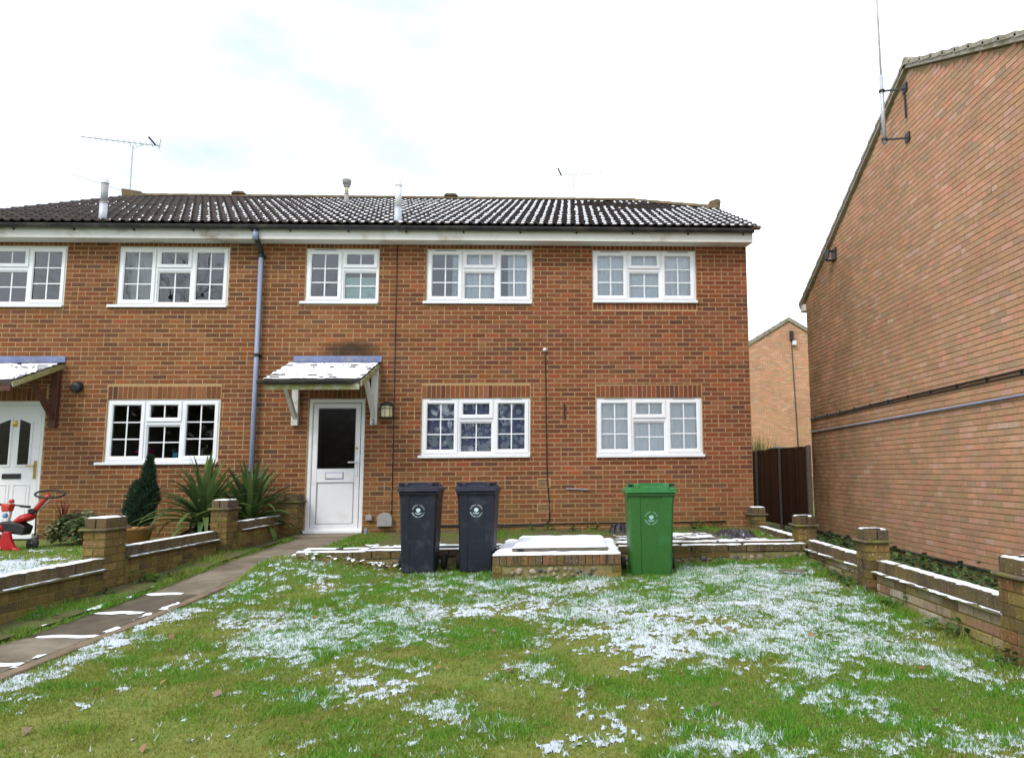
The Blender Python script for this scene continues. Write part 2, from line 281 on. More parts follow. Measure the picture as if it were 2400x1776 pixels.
# ------------------------------------------------------------------ mesh helpers
def wl(o):
    v = Vector((0, 0, 0))
    while o is not None: v += Vector(o.location); o = o.parent
    return v
def tag(o, label=None, cat=None, group=None, kind=None):
    if label: o['label'] = label
    if cat: o['category'] = cat
    if group: o['group'] = group
    if kind: o['kind'] = kind
    return o
def thing(name, loc, label, cat, group=None):
    o = bpy.data.objects.new(name, None); C.objects.link(o); o.location = loc; o.empty_display_size = .1
    return tag(o, label, cat, group)
class MB:
    def __init__(s): s.v = []; s.f = []; s.t = []
    def add(s, vs, fs, tint=None):
        n = len(s.v); s.v += [tuple(p) for p in vs]; s.f += [tuple(i+n for i in f) for f in fs]
        s.t += [tint]*len(fs); return s
    def quad(s, a, b, c, d, tint=None): return s.add([a, b, c, d], [(0, 1, 2, 3)], tint)
    def box(s, x0, x1, y0, y1, z0, z1, tint=None, M4=None):
        vs = [(x, y, z) for z in (z0, z1) for y in (y0, y1) for x in (x0, x1)]
        if M4 is not None: vs = [M4 @ Vector(p) for p in vs]
        return s.add(vs, [(0, 2, 3, 1), (4, 5, 7, 6), (0, 1, 5, 4), (2, 6, 7, 3), (0, 4, 6, 2), (1, 3, 7, 5)], tint)
    def beam(s, a, b, wd, ht, side=Vector((1, 0, 0)), tint=None):      # a square bar from a to b
        a, b = Vector(a), Vector(b); d = (b-a).normalized(); n = d.cross(side).normalized(); sd_ = n.cross(d).normalized()
        vs = []
        for p in (a, b):
            for i, j in ((-1, -1), (1, -1), (1, 1), (-1, 1)): vs.append(p + sd_*wd*.5*i + n*ht*.5*j)
        return s.add(vs, [(0, 3, 2, 1), (4, 5, 6, 7), (0, 1, 5, 4), (1, 2, 6, 5), (2, 3, 7, 6), (3, 0, 4, 7)], tint)
    def tube(s, pts, r, n=8, cap=True, tint=None):
        pts = [Vector(p) for p in pts]; rs = r if isinstance(r, (list, tuple)) else [r]*len(pts)
        ref = Vector((0.31, 0.17, 0.94)); rings = []
        for i, p in enumerate(pts):
            d = (pts[min(i+1, len(pts)-1)] - pts[max(i-1, 0)]).normalized()
            if abs(d.dot(ref)) > .98: ref = Vector((0.9, .3, .1))
            a = d.cross(ref).normalized(); b_ = d.cross(a).normalized()
            rings.append([p + (a*math.cos(2*math.pi*k/n) + b_*math.sin(2*math.pi*k/n))*rs[i] for k in range(n)])
        vs = [q for rg in rings for q in rg]; fs = []
        for i in range(len(pts)-1):
            for k in range(n): fs.append((i*n+k, i*n+(k+1) % n, (i+1)*n+(k+1) % n, (i+1)*n+k))
        if cap: fs += [tuple(range(n-1, -1, -1)), tuple(range((len(pts)-1)*n, len(pts)*n))]
        return s.add(vs, fs, tint)
    def lathe(s, prof, c=(0, 0, 0), n=20, tint=None):                  # prof: (radius, z)
        vs = [(c[0]+r*math.cos(2*math.pi*k/n), c[1]+r*math.sin(2*math.pi*k/n), c[2]+z) for r, z in prof for k in range(n)]
        fs = [(i*n+k, i*n+(k+1) % n, (i+1)*n+(k+1) % n, (i+1)*n+k) for i in range(len(prof)-1) for k in range(n)]
        return s.add(vs, fs, tint)
    def prism(s, poly, axis, a, b, tint=None):                         # poly in the other two axes
        def P(u, v, t_): return {'x': (t_, u, v), 'y': (u, t_, v), 'z': (u, v, t_)}[axis]
        n = len(poly); vs = [P(u, v, a) for u, v in poly] + [P(u, v, b) for u, v in poly]
        fs = [tuple(range(n)), tuple(range(2*n-1, n-1, -1))] + [(i, n+i, n+(i+1) % n, (i+1) % n) for i in range(n)]
        return s.add(vs, fs, tint)
    def ring(s, x0, x1, z0, z1, wd, yf, yb, ch=0.0):                   # frame round an opening, inner edge bevelled back by ch
        o = [(x0, z0), (x1, z0), (x1, z1), (x0, z1)]; i1 = [(x0+wd-ch, z0+wd-ch), (x1-wd+ch, z0+wd-ch), (x1-wd+ch, z1-wd+ch), (x0+wd-ch, z1-wd+ch)]
        i2 = [(x0+wd, z0+wd), (x1-wd, z0+wd), (x1-wd, z1-wd), (x0+wd, z1-wd)]
        vs = [(x, yf, z) for x, z in o] + [(x, yf, z) for x, z in i1] + [(x, yf+ch, z) for x, z in i2] + [(x, yb, z) for x, z in i2] + [(x, yb, z) for x, z in o]
        fs = []
        for k in range(4):
            j = (k+1) % 4
            fs += [(k, j, 4+j, 4+k), (4+k, 4+j, 8+j, 8+k), (8+k, 8+j, 12+j, 12+k), (k, 16+k, 16+j, j), (12+k, 12+j, 16+j, 16+k)]
        return s.add(vs, fs)
    def build(s, name, mat, parent=None, smooth=False, loc=None):
        off = wl(parent) if parent is not None else Vector((0, 0, 0))
        lo = Vector(loc) if loc is not None else off
        me = bpy.data.meshes.new(name)
        me.from_pydata([(x-lo.x, y-lo.y, z-lo.z) for x, y, z in s.v], [], s.f)
        mm = mat if isinstance(mat, (list, tuple)) else [mat]
        for k in mm: me.materials.append(M[k])
        if any(t_ is not None for t_ in s.t):
            a = me.attributes.new('tint', 'FLOAT_COLOR', 'FACE')
            arr = np.array([(*(t_ or (1, 1, 1))[:3], 1) for t_ in s.t], dtype=np.float32); a.data.foreach_set('color', arr.ravel())
        if smooth: me.polygons.foreach_set('use_smooth', [True]*len(me.polygons))
        me.validate(); me.update()
        o = bpy.data.objects.new(name, me); C.objects.link(o)
        if parent is not None: o.parent = parent
        o.location = lo - off
        return o
def bevel(o, wdt=0.004, seg=1):
    md = o.modifiers.new('edge', 'BEVEL'); md.width = wdt; md.segments = seg; md.limit_method = 'ANGLE'; md.angle_limit = R(40); return o
def npmesh(name, V, F, mat, parent=None, tint=None, smooth=False):
    off = wl(parent) if parent is not None else Vector((0, 0, 0))
    V = np.asarray(V, np.float32) - np.array(off, np.float32); F = np.asarray(F, np.int32); k = F.shape[1]
    me = bpy.data.meshes.new(name); me.vertices.add(len(V)); me.vertices.foreach_set('co', V.ravel())
    me.loops.add(F.size); me.loops.foreach_set('vertex_index', F.ravel())
    me.polygons.add(len(F)); me.polygons.foreach_set('loop_start', np.arange(0, F.size, k, dtype=np.int32)); me.polygons.foreach_set('loop_total', np.full(len(F), k, np.int32))
    if smooth: me.polygons.foreach_set('use_smooth', np.ones(len(F), bool))
    me.update(calc_edges=True)
    if tint is not None:
        a = me.attributes.new('tint', 'FLOAT_COLOR', 'FACE'); tt = np.concatenate([np.asarray(tint, np.float32), np.ones((len(F), 1), np.float32)], 1); a.data.foreach_set('color', tt.ravel())
    me.materials.append(M[mat]); o = bpy.data.objects.new(name, me); C.objects.link(o)
    if parent is not None: o.parent = parent
    return o
# lattice noise for placing things
LAT = rng.random((257, 257))
def vnoise(x, y, s, k=0):
    x = np.asarray(x)*s + 37.3*k; y = np.asarray(y)*s + 91.7*k
    xi = np.floor(x).astype(int); yi = np.floor(y).astype(int); fx = x-xi; fy = y-yi; fx = fx*fx*(3-2*fx); fy = fy*fy*(3-2*fy)
    a = LAT[xi % 256, yi % 256]; b = LAT[(xi+1) % 256, yi % 256]; c = LAT[xi % 256, (yi+1) % 256]; d = LAT[(xi+1) % 256, (yi+1) % 256]
    return (a*(1-fx)+b*fx)*(1-fy)+(c*(1-fx)+d*fx)*fy
def fbm(x, y, s, oc=4, k=0, g=.55):
    r_ = 0; a = 1; tot = 0
    for i in range(oc): r_ = r_ + a*vnoise(x, y, s*2**i, k+i*3.1); tot += a; a *= g
    return r_/tot
def sstep(a, b, x): t_ = np.clip((np.asarray(x)-a)/(b-a), 0, 1); return t_*t_*(3-2*t_)

# one shared brick: unit size, front edges worn back
bm_ = MB(); c_ = .03; cz = .07
bm_.add([(-.5, .5, -.5), (.5, .5, -.5), (.5, .5, .5), (-.5, .5, .5), (-.5+c_*.4, -.5, -.5+cz), (.5-c_*.4, -.5, -.5+cz), (.5-c_*.4, -.5, .5-cz), (-.5+c_*.4, -.5, .5-cz),
         (-.5, -.2, -.5), (.5, -.2, -.5), (.5, -.2, .5), (-.5, -.2, .5)],
        [(4, 5, 6, 7), (8, 9, 5, 4), (9, 10, 6, 5), (10, 11, 7, 6), (11, 8, 4, 7), (0, 1, 9, 8), (1, 2, 10, 9), (2, 3, 11, 10), (3, 0, 8, 11)])
BRICKM = {}
def brick_mesh(mat):
    if mat not in BRICKM:
        me = bpy.data.meshes.new('brick'); me.from_pydata(bm_.v, [], bm_.f); me.materials.append(M[mat]); BRICKM[mat] = me
    return BRICKM[mat]
def rects_minus(rc, holes):
    out = [rc]
    for (a0, a1, b0, b1) in holes:
        nx = []
        for (x0, x1, z0, z1) in out:
            if a1 <= x0+1e-6 or a0 >= x1-1e-6 or b1 <= z0+1e-6 or b0 >= z1-1e-6: nx.append((x0, x1, z0, z1)); continue
            if a0-x0 > .018: nx.append((x0, a0-.010, z0, z1))
            if x1-a1 > .018: nx.append((a1+.010, x1, z0, z1))
            m0, m1 = max(x0, a0), min(x1, a1)
            if m1-m0 > .02:
                if b0-z0 > .02: nx.append((m0, m1, z0, b0-.008))
                if z1-b1 > .02: nx.append((m0, m1, b1+.008, z1))
        out = nx
    return out
PAL = {'facade': [((.196, .076, .035), 6), ((.218, .084, .036), 5), ((.175, .067, .034), 5), ((.150, .063, .038), 3), ((.228, .100, .047), 3), ((.255, .086, .034), 1.0), ((.120, .059, .042), .6)],
       'right': [((.216, .072, .038), 6), ((.242, .078, .039), 5), ((.192, .065, .036), 5), ((.158, .060, .039), 3), ((.250, .097, .056), 3), ((.280, .080, .038), 1.2), ((.128, .059, .043), .6)],
       'gable': [((.57, .320, .200), 6), ((.61, .332, .210), 5), ((.54, .320, .195), 5), ((.62, .36, .265), 3), ((.49, .30, .195), 3), ((.64, .305, .205), 1.5), ((.45, .30, .205), .8), ((.63, .42, .32), .6)],
       'garden': [((.20, .135, .048), 4), ((.20, .115, .055), 4), ((.25, .18, .060), 3), ((.13, .082, .045), 3), ((.25, .12, .06), 1.2), ((.095, .065, .048), 1.5)],
       'pale': [((.38, .31, .19), 4), ((.42, .32, .24), 4), ((.54, .49, .41), 3), ((.36, .21, .14), 2.5), ((.24, .15, .09), 2), ((.31, .26, .11), 2)],
       'rust': [((.17, .085, .058), 4), ((.13, .085, .070), 4), ((.21, .095, .06), 2), ((.11, .08, .07), 2)],
       'cop': [((.125, .085, .058), 4), ((.115, .078, .057), 3), ((.135, .088, .060), 2), ((.105, .078, .060), 2)]}
def pick(pal):
    cs, ws = zip(*PAL[pal]); c = random.choices(cs, ws)[0]; k = random.uniform(.93, 1.07) if pal == 'gable' else random.uniform(.84, 1.16); return tuple(min(1, x*k*random.uniform(.95, 1.05)) for x in c)
def lay(bricks, to_world, n_axis, parent, mat, depth=0.022, cap=300, stuff='brickwork'):
    """bricks: (u0,u1,z0,z1,colour); to_world(u,n,z); the nearest go in as objects, the rest as one mass"""
    sc_ = []
    for bk in bricks:
        p_ = Vector(to_world((bk[0]+bk[1])/2, 0, (bk[2]+bk[3])/2)); sc_.append((-(bk[1]-bk[0])*(bk[3]-bk[2])/(p_-CAM).length_squared, random.random(), bk))
    sc_.sort(key=lambda q: q[:2]); off = wl(parent)
    rest = MB(); me = brick_mesh('brick_'+mat)
    for i, (_, _, (u0, u1, z0, z1, col)) in enumerate(sc_):
        dn = random.uniform(-.0014, .0016)
        if i < cap:
            o = bpy.data.objects.new('brick', me); C.objects.link(o); o.parent = parent
            o.location = Vector(to_world((u0+u1)/2, -depth/2+.0045+dn, (z0+z1)/2)) - off
            o.scale = (u1-u0, depth, z1-z0); o.color = (*col, 1)
            o.rotation_euler = (0, random.uniform(-.004, .004), n_axis)
        else:
            j = .002
            vs = [to_world(u, n, z) for u, n, z in ((u0, -.012, z0), (u1, -.012, z0), (u1, -.012, z1), (u0, -.012, z1), (u0+j, .0045+dn, z0+j), (u1-j, .0045+dn, z0+j), (u1-j, .0045+dn, z1-j), (u0+j, .0045+dn, z1-j))]
            rest.add(vs, [(4, 5, 6, 7), (0, 1, 5, 4), (1, 2, 6, 5), (2, 3, 7, 6), (3, 0, 4, 7)], col)
    if rest.f:
        o = rest.build(stuff, 'brickwork_'+mat, parent); o['kind'] = 'stuff'
def courses(u0, u1, z0, z1, holes, pal, bl=.225, ch=.075, j=.010, phase=0.0, palfn=None, clip=None, jz=None):
    out = []; k = 0; z = z0
    while z < z1-.02:
        zt = min(z+ch-(jz or j), z1); u = u0 - ((k % 2)*bl/2 + phase) % bl
        while u < u1-.01:
            for (s0, s1) in (((0, bl-j),) if random.random() > .06 else ((0, bl/2-j), (bl/2, bl-j))):
                a, b_ = max(u+s0, u0), min(u+s1, u1)
                if b_-a < .02: continue
                for rc in rects_minus((a, b_, z, zt), holes):
                    if rc[1]-rc[0] < .018 or rc[3]-rc[2] < .018: continue
                    if clip and not clip((rc[0]+rc[1])/2, rc[3]): continue
                    out.append((*rc, palfn(rc) if palfn else pick(pal)))
            u += bl
        z += ch; k += 1
    return out
def soldiers(u0, u1, z0, z1, pal, pitch=.075, j=.010):
    n = max(1, round((u1-u0)/pitch)); p_ = (u1-u0)/n
    return [(u0+i*p_+j/2, u0+(i+1)*p_-j/2, z0+.004, z1-.006, pick(pal)) for i in range(n)]
def wall_sheet(u0, u1, z0, z1, holes, to_world, reveal=.14):
    us = sorted({u0, u1, *[h for q in holes for h in q[:2] if u0 < h < u1]}); zs = sorted({z0, z1, *[h for q in holes for h in q[2:] if z0 < h < z1]})
    mb = MB()
    for a, b_ in zip(us, us[1:]):
        for c, d in zip(zs, zs[1:]):
            mu, mz = (a+b_)/2, (c+d)/2
            if any(h[0] < mu < h[1] and h[2] < mz < h[3] for h in holes): continue
            mb.quad(to_world(a, 0, c), to_world(b_, 0, c), to_world(b_, 0, d), to_world(a, 0, d))
    for (a, b_, c, d) in holes:
        for (p0, p1) in (((a, c), (b_, c)), ((b_, c), (b_, d)), ((b_, d), (a, d)), ((a, d), (a, c))):
            mb.quad(to_world(p0[0], 0, p0[1]), to_world(p1[0], 0, p1[1]), to_world(p1[0], -reveal, p1[1]), to_world(p0[0], -reveal, p0[1]))
    return mb
front = lambda u, n, z: (u, -n, z)          # house front: faces -Y

# ------------------------------------------------------------------ ground
def lawn_z(x, y):
    x = np.asarray(x, float); y = np.asarray(y, float)
    z = -0.27 - 0.03*np.maximum(0, -3.6-y)
    z = z + .17*sstep(-1.7, -3.4, x)*sstep(-4.7, -3.1, y) + .04*sstep(1.5, 2.9, x)*sstep(-4.5, -3.0, y)
    return z + .018*(fbm(x, y, 1.3, 3, 5)-.5)
def nlawn_z(x, y): return -0.10 + 0.02*np.minimum(0, np.asarray(y, float)) + .03*(fbm(x, y, .9, 3, 9)-.5)
def path_z(y): return np.interp(y, [-12, -7.4, -6, -4.5, -3, -2, -.3, 0], [-.50, -.37, -.335, -.275, -.195, -.15, -.10, -.09])
def sheet(name, x0, x1, y0, y1, st, zf, mat, kind='structure'):
    nx = max(2, int((x1-x0)/st)+1); ny = max(2, int((y1-y0)/st)+1)
    X, Y = np.meshgrid(np.linspace(x0, x1, nx), np.linspace(y0, y1, ny)); Z = zf(X, Y)
    V = np.stack([X, Y, Z], -1).reshape(-1, 3); i = np.arange(nx*ny).reshape(ny, nx)
    F = np.stack([i[:-1, :-1], i[:-1, 1:], i[1:, 1:], i[1:, :-1]], -1).reshape(-1, 4)
    o = npmesh(name, V, F, mat, smooth=True); o['kind'] = kind; return o
g = MB(); g.quad((-600, -600, -.75), (600, -600, -.75), (600, 600, -.75), (-600, 600, -.75)); o = g.build('ground', 'turf'); o['kind'] = 'structure'
lawn = sheet('lawn', -3.53, 2.90, -15, -2.98, .06, lawn_z, 'turf')
nl = sheet('neighbour_lawn', -14, -4.70, -15, -.02, .12, nlawn_z, 'turf')
sheet('raised_bed', -3.30, 2.92, -2.98, -.002, .08, lambda x, y: -.075 + .035*sstep(-2.5, -.1, y) - .03*sstep(-2.4, -3.2, x) + .03*(fbm(x, y, 2, 3, 4)-.5), 'soil')
sheet('side_strip', 3.08, 4.99, -15, 9, .15, lambda x, y: -.42 + .06*(fbm(x, y, 2, 3, 2)-.5), 'soil')
sheet('path_verge', -4.60, -4.192, -12, -.02, .08, lambda x, y: path_z(y) + .012 + .03*fbm(x, y, 3, 3, 8)*1.0, 'soil')
sheet('rear_ground', -12, 14, 5, 24, .5, lambda x, y: -.42 + 0*x, 'turf')

# path of slabs
path = MB()
ys = [-12, -10.3, -9.5, -8.7, -7.9, -7.06, -6.28, -5.45, -4.62, -3.85, -3.07, -2.3, -1.5, -.75, -.05]
for a, b_ in zip(ys, ys[1:]):
    path.quad((-4.20, a, path_z(a)-.018), (-3.50, a, path_z(a)-.018), (-3.50, b_, path_z(b_)-.018), (-4.20, b_, path_z(b_)-.018))
path = path.build('path', 'soil'); path['kind'] = 'structure'
for i, (a, b_) in enumerate(zip(ys, ys[1:])):
    xr = -3.63 if b_ < -1 else -3.36
    sb = MB(); za, zb = path_z(a+.01), path_z(b_-.01)
    tl_ = random.uniform(-.004, .006)
    vs = [(-4.19, a+.012, za-.03), (xr, a+.012, za-.03), (xr, b_-.012, zb-.03), (-4.19, b_-.012, zb-.03), (-4.19, a+.012, za+tl_), (xr, a+.012, za), (xr, b_-.012, zb), (-4.19, b_-.012, zb+tl_)]
    sb.add(vs, [(4, 5, 6, 7), (0, 1, 5, 4), (1, 2, 6, 5), (2, 3, 7, 6), (3, 0, 4, 7)])
    o = sb.build('slab', 'slab_wet' if i in (6, 7) else 'slab', path); bevel(o, .006)
for i in range(10):
    a = -8.9+i*.78; sb = MB(); b_ = a+.765; za, zb = path_z(a), path_z(b_)
    sb.add([(-3.615, a, za-.05), (-3.515, a, za-.05), (-3.515, b_, zb-.05), (-3.615, b_, zb-.05), (-3.615, a, za+.004), (-3.515, a, za+.008), (-3.515, b_, zb+.008), (-3.615, b_, zb+.004)],
           [(4, 5, 6, 7), (0, 1, 5, 4), (1, 2, 6, 5), (2, 3, 7, 6), (3, 0, 4, 7)])
    bevel(sb.build('edging_slab', 'edging', path), .006)
st = MB(); st.box(-4.24, -3.28, -.42, -.01, -.16, -.055); bevel(st.build('door_step', 'slab', path), .012)

# ------------------------------------------------------------------ windows and doors
def window(house, x0, x1, z0, z1, layout, sl=.06, sr=.0, glassm='glass', room='room_wall', vents=True, label=None):
    """z0 = underside of sill; layout '3' = casement/vent over fixed/casement, '2' = casement/vent over fixed, '2r'"""
    zf = z0+.045
    f = MB(); f.ring(x0, x1, zf, z1, .045, .022, .10)
    n = 3 if layout == '3' else 2
    W = (x1-x0)
    edges = [x0, x0+W*.338, x0+W*.662, x1] if n == 3 else [x0, x0+W*.495, x1]
    for e in edges[1:-1]: f.box(e-.022, e+.022, .024, .10, zf+.045, z1-.045)
    win = f.build('window', 'upvc', house); bevel(win, .004)
    if label: win['label'] = label
    s = MB(); s.box(x0-sl, x1+sr, -.045, .10, z0+.012, zf-.001); s.box(x0-sl, x1+sr, -.047, -.035, z0, z0+.012); bevel(s.build('sill', 'upvc', win), .004)
    H_ = z1-zf
    def sash(a, b_, c, d, cols, rows, opening):
        wd = .062 if opening else .030
        yf = .006 if opening else .036
        r_ = MB(); r_.ring(a, b_, c, d, wd, yf, yf+.055, .016); o = r_.build('sash', 'upvc', win); bevel(o, .003)
        g0, g1, h0, h1 = a+wd, b_-wd, c+wd, d-wd; gy = yf+.03
        for i in range(cols):
            for k in range(rows):
                p = MB(); u0 = g0+(g1-g0)*i/cols; u1 = g0+(g1-g0)*(i+1)/cols; v0 = h0+(h1-h0)*k/rows; v1 = h0+(h1-h0)*(k+1)/rows
                p.quad((u0, gy, v0), (u1, gy, v0), (u1, gy, v1), (u0, gy, v1)); p.build('pane', glassm, win)
        for i in range(1, cols):
            u = g0+(g1-g0)*i/cols; q = MB(); q.box(u-.010, u+.010, gy-.004, gy+.008, h0, h1); q.build('glazing_bar', 'upvc', win)
        for k in range(1, rows):
            v = h0+(h1-h0)*k/rows; q = MB(); q.box(g0, g1, gy-.0052, gy+.0092, v-.009, v+.009); q.build('glazing_bar', 'upvc', win)
        gk = MB(); gk.ring(a+wd-.006, b_-wd+.006, c+wd-.006, d-wd+.006, .007, gy-.010, gy+.001); gk.build('gasket', 'black_plastic', win)
    lo, hi = zf+.03, z1-.035
    mid = hi-(hi-lo)*.345
    E_ = [(edges[i]+(.03 if i == 0 else .012), edges[i+1]-(.03 if i == n-1 else .012)) for i in range(n)]
    for i, (a, b_) in enumerate(E_):
        if (n == 3 and i == 1) or (layout == '2' and i == 1) or (layout == '2r' and i == 0):
            sash(a, b_, mid, hi, 2, 1, True)
            tb = MB(); tb.box(a-.004, b_+.004, .026, .098, mid-.05, mid-.004); tb.build('transom', 'upvc', win)
            sash(a, b_, lo, mid-.052, 2, 2, False)
        else:
            sash(a, b_, lo, hi, 2, 3, True)
            if vents:
                v_ = MB(); v_.box(a+.10, b_-.10, .012, .03, z1-.030, z1-.016); v_.build('trickle_vent', 'steel_grey', win)
    # the room behind
    d = 3.2; rm = MB(); a, b_, c, e = x0-.35, x1+.35, z0-.85 if z0 > 3 else max(z0-1.0, .02), z1+.10
    rm.quad((a, d, c), (b_, d, c), (b_, d, e), (a, d, e)); rm.quad((a, .145, c), (a, d, c), (a, d, e), (a, .145, e)); rm.quad((b_, .145, c), (b_, .145, e), (b_, d, e), (b_, d, c))
    rm.quad((a, .145, c), (b_, .145, c), (b_, d, c), (a, d, c)); rm.quad((a, .145, e), (a, d, e), (b_, d, e), (b_, .145, e))
    for (p0, p1, q0, q1) in ((a, x0, c, e), (x1, b_, c, e), (x0, x1, c, z0), (x0, x1, z1, e)):
        rm.quad((p0, .146, q0), (p1, .146, q0), (p1, .146, q1), (p0, .146, q1))
    ib = MB(); ib.box(x0, x1, .16, .30, z0-.02, z0+.035); ib.build('inner_sill', 'upvc', win)
    rm.build('room', room, win)
    return win
def drape(name, x0, x1, z0, z1, y, mat, label, cat='curtain', amp=.02, wl_=.09, group=None, tilt=0, scal=0):
    nx = max(8, int((x1-x0)/.012)); nz = 14; V = []; F = []
    for k in range(nz+1):
        for i in range(nx+1):
            u = x0+(x1-x0)*i/nx; tt = k/nz; z = z0+(z1-z0)*tt
            if scal and k == 0: z += scal*abs(math.sin(u*14))
            yy = y + amp*math.sin(u*2*math.pi/wl_ + 1.2*math.sin(u*7)) * (1-.3*tt) + .004*math.sin(z*9+u*5)
            V.append((u + tilt*(1-tt), yy, z))
    for k in range(nz):
        for i in range(nx): a = k*(nx+1)+i; F.append((a, a+1, a+nx+2, a+nx+1))
    mb = MB(); mb.add(V, F); o = mb.build(name, mat, smooth=True, loc=((x0+x1)/2, y, z0)); return tag(o, label, cat, group)

# ------------------------------------------------------------------ terraced houses
TAN = math.tan(R(23.6)); COS = math.cos(R(23.6)); SIN = math.sin(R(23.6))
EY, EZ, RY = -.38, 4.86, 5.10
def roof_z(y): return EZ + (y-EY)*TAN
RZ = roof_z(RY)
XL, XP, XR = -10.25, -5.05, 2.97
HIPX, HIPY = 1.53, 3.05           # half hip at the right-hand end
def hip_x(y): return 3.08 if y < HIPY else 3.08-(y-HIPY)*(3.08-HIPX)/(RY-HIPY)
# double roman tile, shared
def tile_mesh():
    mb = MB(); prof = [(0, .006), (.055, .002), (.085, .008), (.105, .026), (.130, .030), (.150, .012), (.160, .004), (.205, .002), (.235, .008), (.255, .026), (.280, .030), (.298, .012)]
    L_ = .40; n = len(prof); vs = []
    for (u, h) in prof: vs.append((u, 0, h+.020))
    for (u, h) in prof: vs.append((u, L_, h))
    for (u, h) in prof: vs.append((u, 0, h-.002))
    fs = [(i, i+1, n+i+1, n+i) for i in range(n-1)] + [(2*n+i, 2*n+i+1, i+1, i) for i in range(n-1)]
    fs += [(0, n, 2*n), (n-1, 3*n-1, 2*n-1)]
    mb.add(vs, fs); me = bpy.data.meshes.new('tile'); me.from_pydata(mb.v, [], mb.f); me.materials.append(M['tile']); me.polygons.foreach_set('use_smooth', [i < n-1 for i in range(len(me.polygons))]); return me
TILE = tile_mesh()
GA = .346
def roof_snow_amt(x, y):
    a = sstep(-8.2, -5.6, x)*(1-.45*sstep(-1.2, .8, x))
    a = a*(1-.75*sstep(2.2, 4.2, y)*sstep(-1.0, .4, x)) * (1-.85*sstep(1.6, 3.0, y)*sstep(-6.2, -8.0, x)-.5*sstep(3.2, 5, y)*sstep(-4, -6.5, x))
    return a
def house_roof(house, x0, x1, right):
    deck = MB(); nrm = Vector((0, -SIN, COS))
    P = lambda x, y, o=0: (x, y - o*SIN, roof_z(y) + o*COS)
    if right:
        deck.add([P(x0, EY+.02, -.03), P(3.08, EY+.02, -.03), P(3.08, HIPY, -.03), P(HIPX, RY, -.03), P(x0, RY, -.03)], [(0, 1, 2, 3, 4)])
        deck.add([(3.08, HIPY, roof_z(HIPY)), (3.08, 2*RY-HIPY, roof_z(HIPY)), (HIPX, RY, RZ)], [(0, 1, 2)])
        deck.add([(x0, RY, RZ), (HIPX, RY, RZ), (3.08, 2*RY-HIPY, roof_z(HIPY)), (3.08, 2*RY-EY, EZ), (x0, 2*RY-EY, EZ)], [(0, 1, 2, 3, 4)])
    else:
        deck.add([P(x0, EY+.02, -.03), P(x1, EY+.02, -.03), P(x1, RY, -.03), P(x0, RY, -.03)], [(0, 1, 2, 3)])
        deck.quad((x0, RY, RZ), (x1, RY, RZ), (x1, 2*RY-EY, EZ), (x0, 2*RY-EY, EZ))
    roof = deck.build('roof', 'tile', house)
    ncol = int(round((x1-x0)/.3)); nrow = int((RY-EY)/COS/GA)+1
    cells = [(r_, c) for r_ in range(nrow) for c in range(ncol)]
    off = wl(roof); rest = MB(); snow = MB(); cnt = 0
    rotx = math.atan(TAN)-.052
    for (r_, c) in cells:
        y = EY + r_*GA*COS; x = x0 + c*(x1-x0)/ncol
        if y > RY-.12: continue
        if right and x+.15 > hip_x(y+.12): continue
        z = roof_z(y)
        lc = Vector((x, y, z + .004)); ro = (rotx + random.uniform(-.006, .006), random.uniform(-.006, .006), random.uniform(-.004, .004))
        if cnt < 300:
            o = bpy.data.objects.new('tile', TILE); C.objects.link(o); o.parent = roof; o.location = lc-off; o.rotation_euler = ro; cnt += 1
        else:
            mt_ = Matrix.Translation(lc) @ Euler(ro).to_matrix().to_4x4()
            rest.add([mt_ @ v.co for v in TILE.vertices], [tuple(p.vertices) for p in TILE.polygons])
        mt_ = Matrix.Translation(lc) @ Euler(ro).to_matrix().to_4x4()
        for pan in (.030, .182):
            am = float(roof_snow_amt(x, y)) + 1.3*(float(fbm(x, y, 1.1, 3, 11))-.5) + random.uniform(-.18, .18)
            if r_ == 0 and x < -5.5 and x > -7.6: am += .35
            if r_ == nrow-2 and x > -1.5: am += .3
            if am < .30: continue
            s_ = min(1.0, .35+am*.75); ln = GA*random.uniform(.34, .58)*s_; wd = .036*random.uniform(.7, 1.2)*(.7+.4*s_)
            if -5.6 < x < -1.6 and random.random() < .5: wd *= 1.45
            n_ = 9; ring_ = []; top = []
            cx = pan+.022+random.uniform(-.008, .008); cy = .035+ln/2 + random.uniform(-.01, .04)
            for k in range(n_):
                th = 2*math.pi*k/n_; q = random.uniform(.78, 1.18); ex, ey = cx+wd*q*math.cos(th), cy+ln/2*q*math.sin(th); ey = max(ey, .006)
                hz = .024-.02*ey/.4
                ring_.append(mt_ @ Vector((ex, ey, hz))); top.append(mt_ @ Vector((cx+(ex-cx)*.72, cy+(ey-cy)*.8, hz+.017)))
            cc = mt_ @ Vector((cx, cy, .040-.02*cy/.4))
            snow.add(ring_+top+[cc], [(k, (k+1) % n_, n_+(k+1) % n_, n_+k) for k in range(n_)] + [(n_+k, n_+(k+1) % n_, 2*n_) for k in range(n_)])
    if rest.f: o = rest.build('upper_tiles', 'tile', roof); o['kind'] = 'stuff'
    if snow.f: o = snow.build('snow', 'snow', roof, smooth=True); o['kind'] = 'stuff'
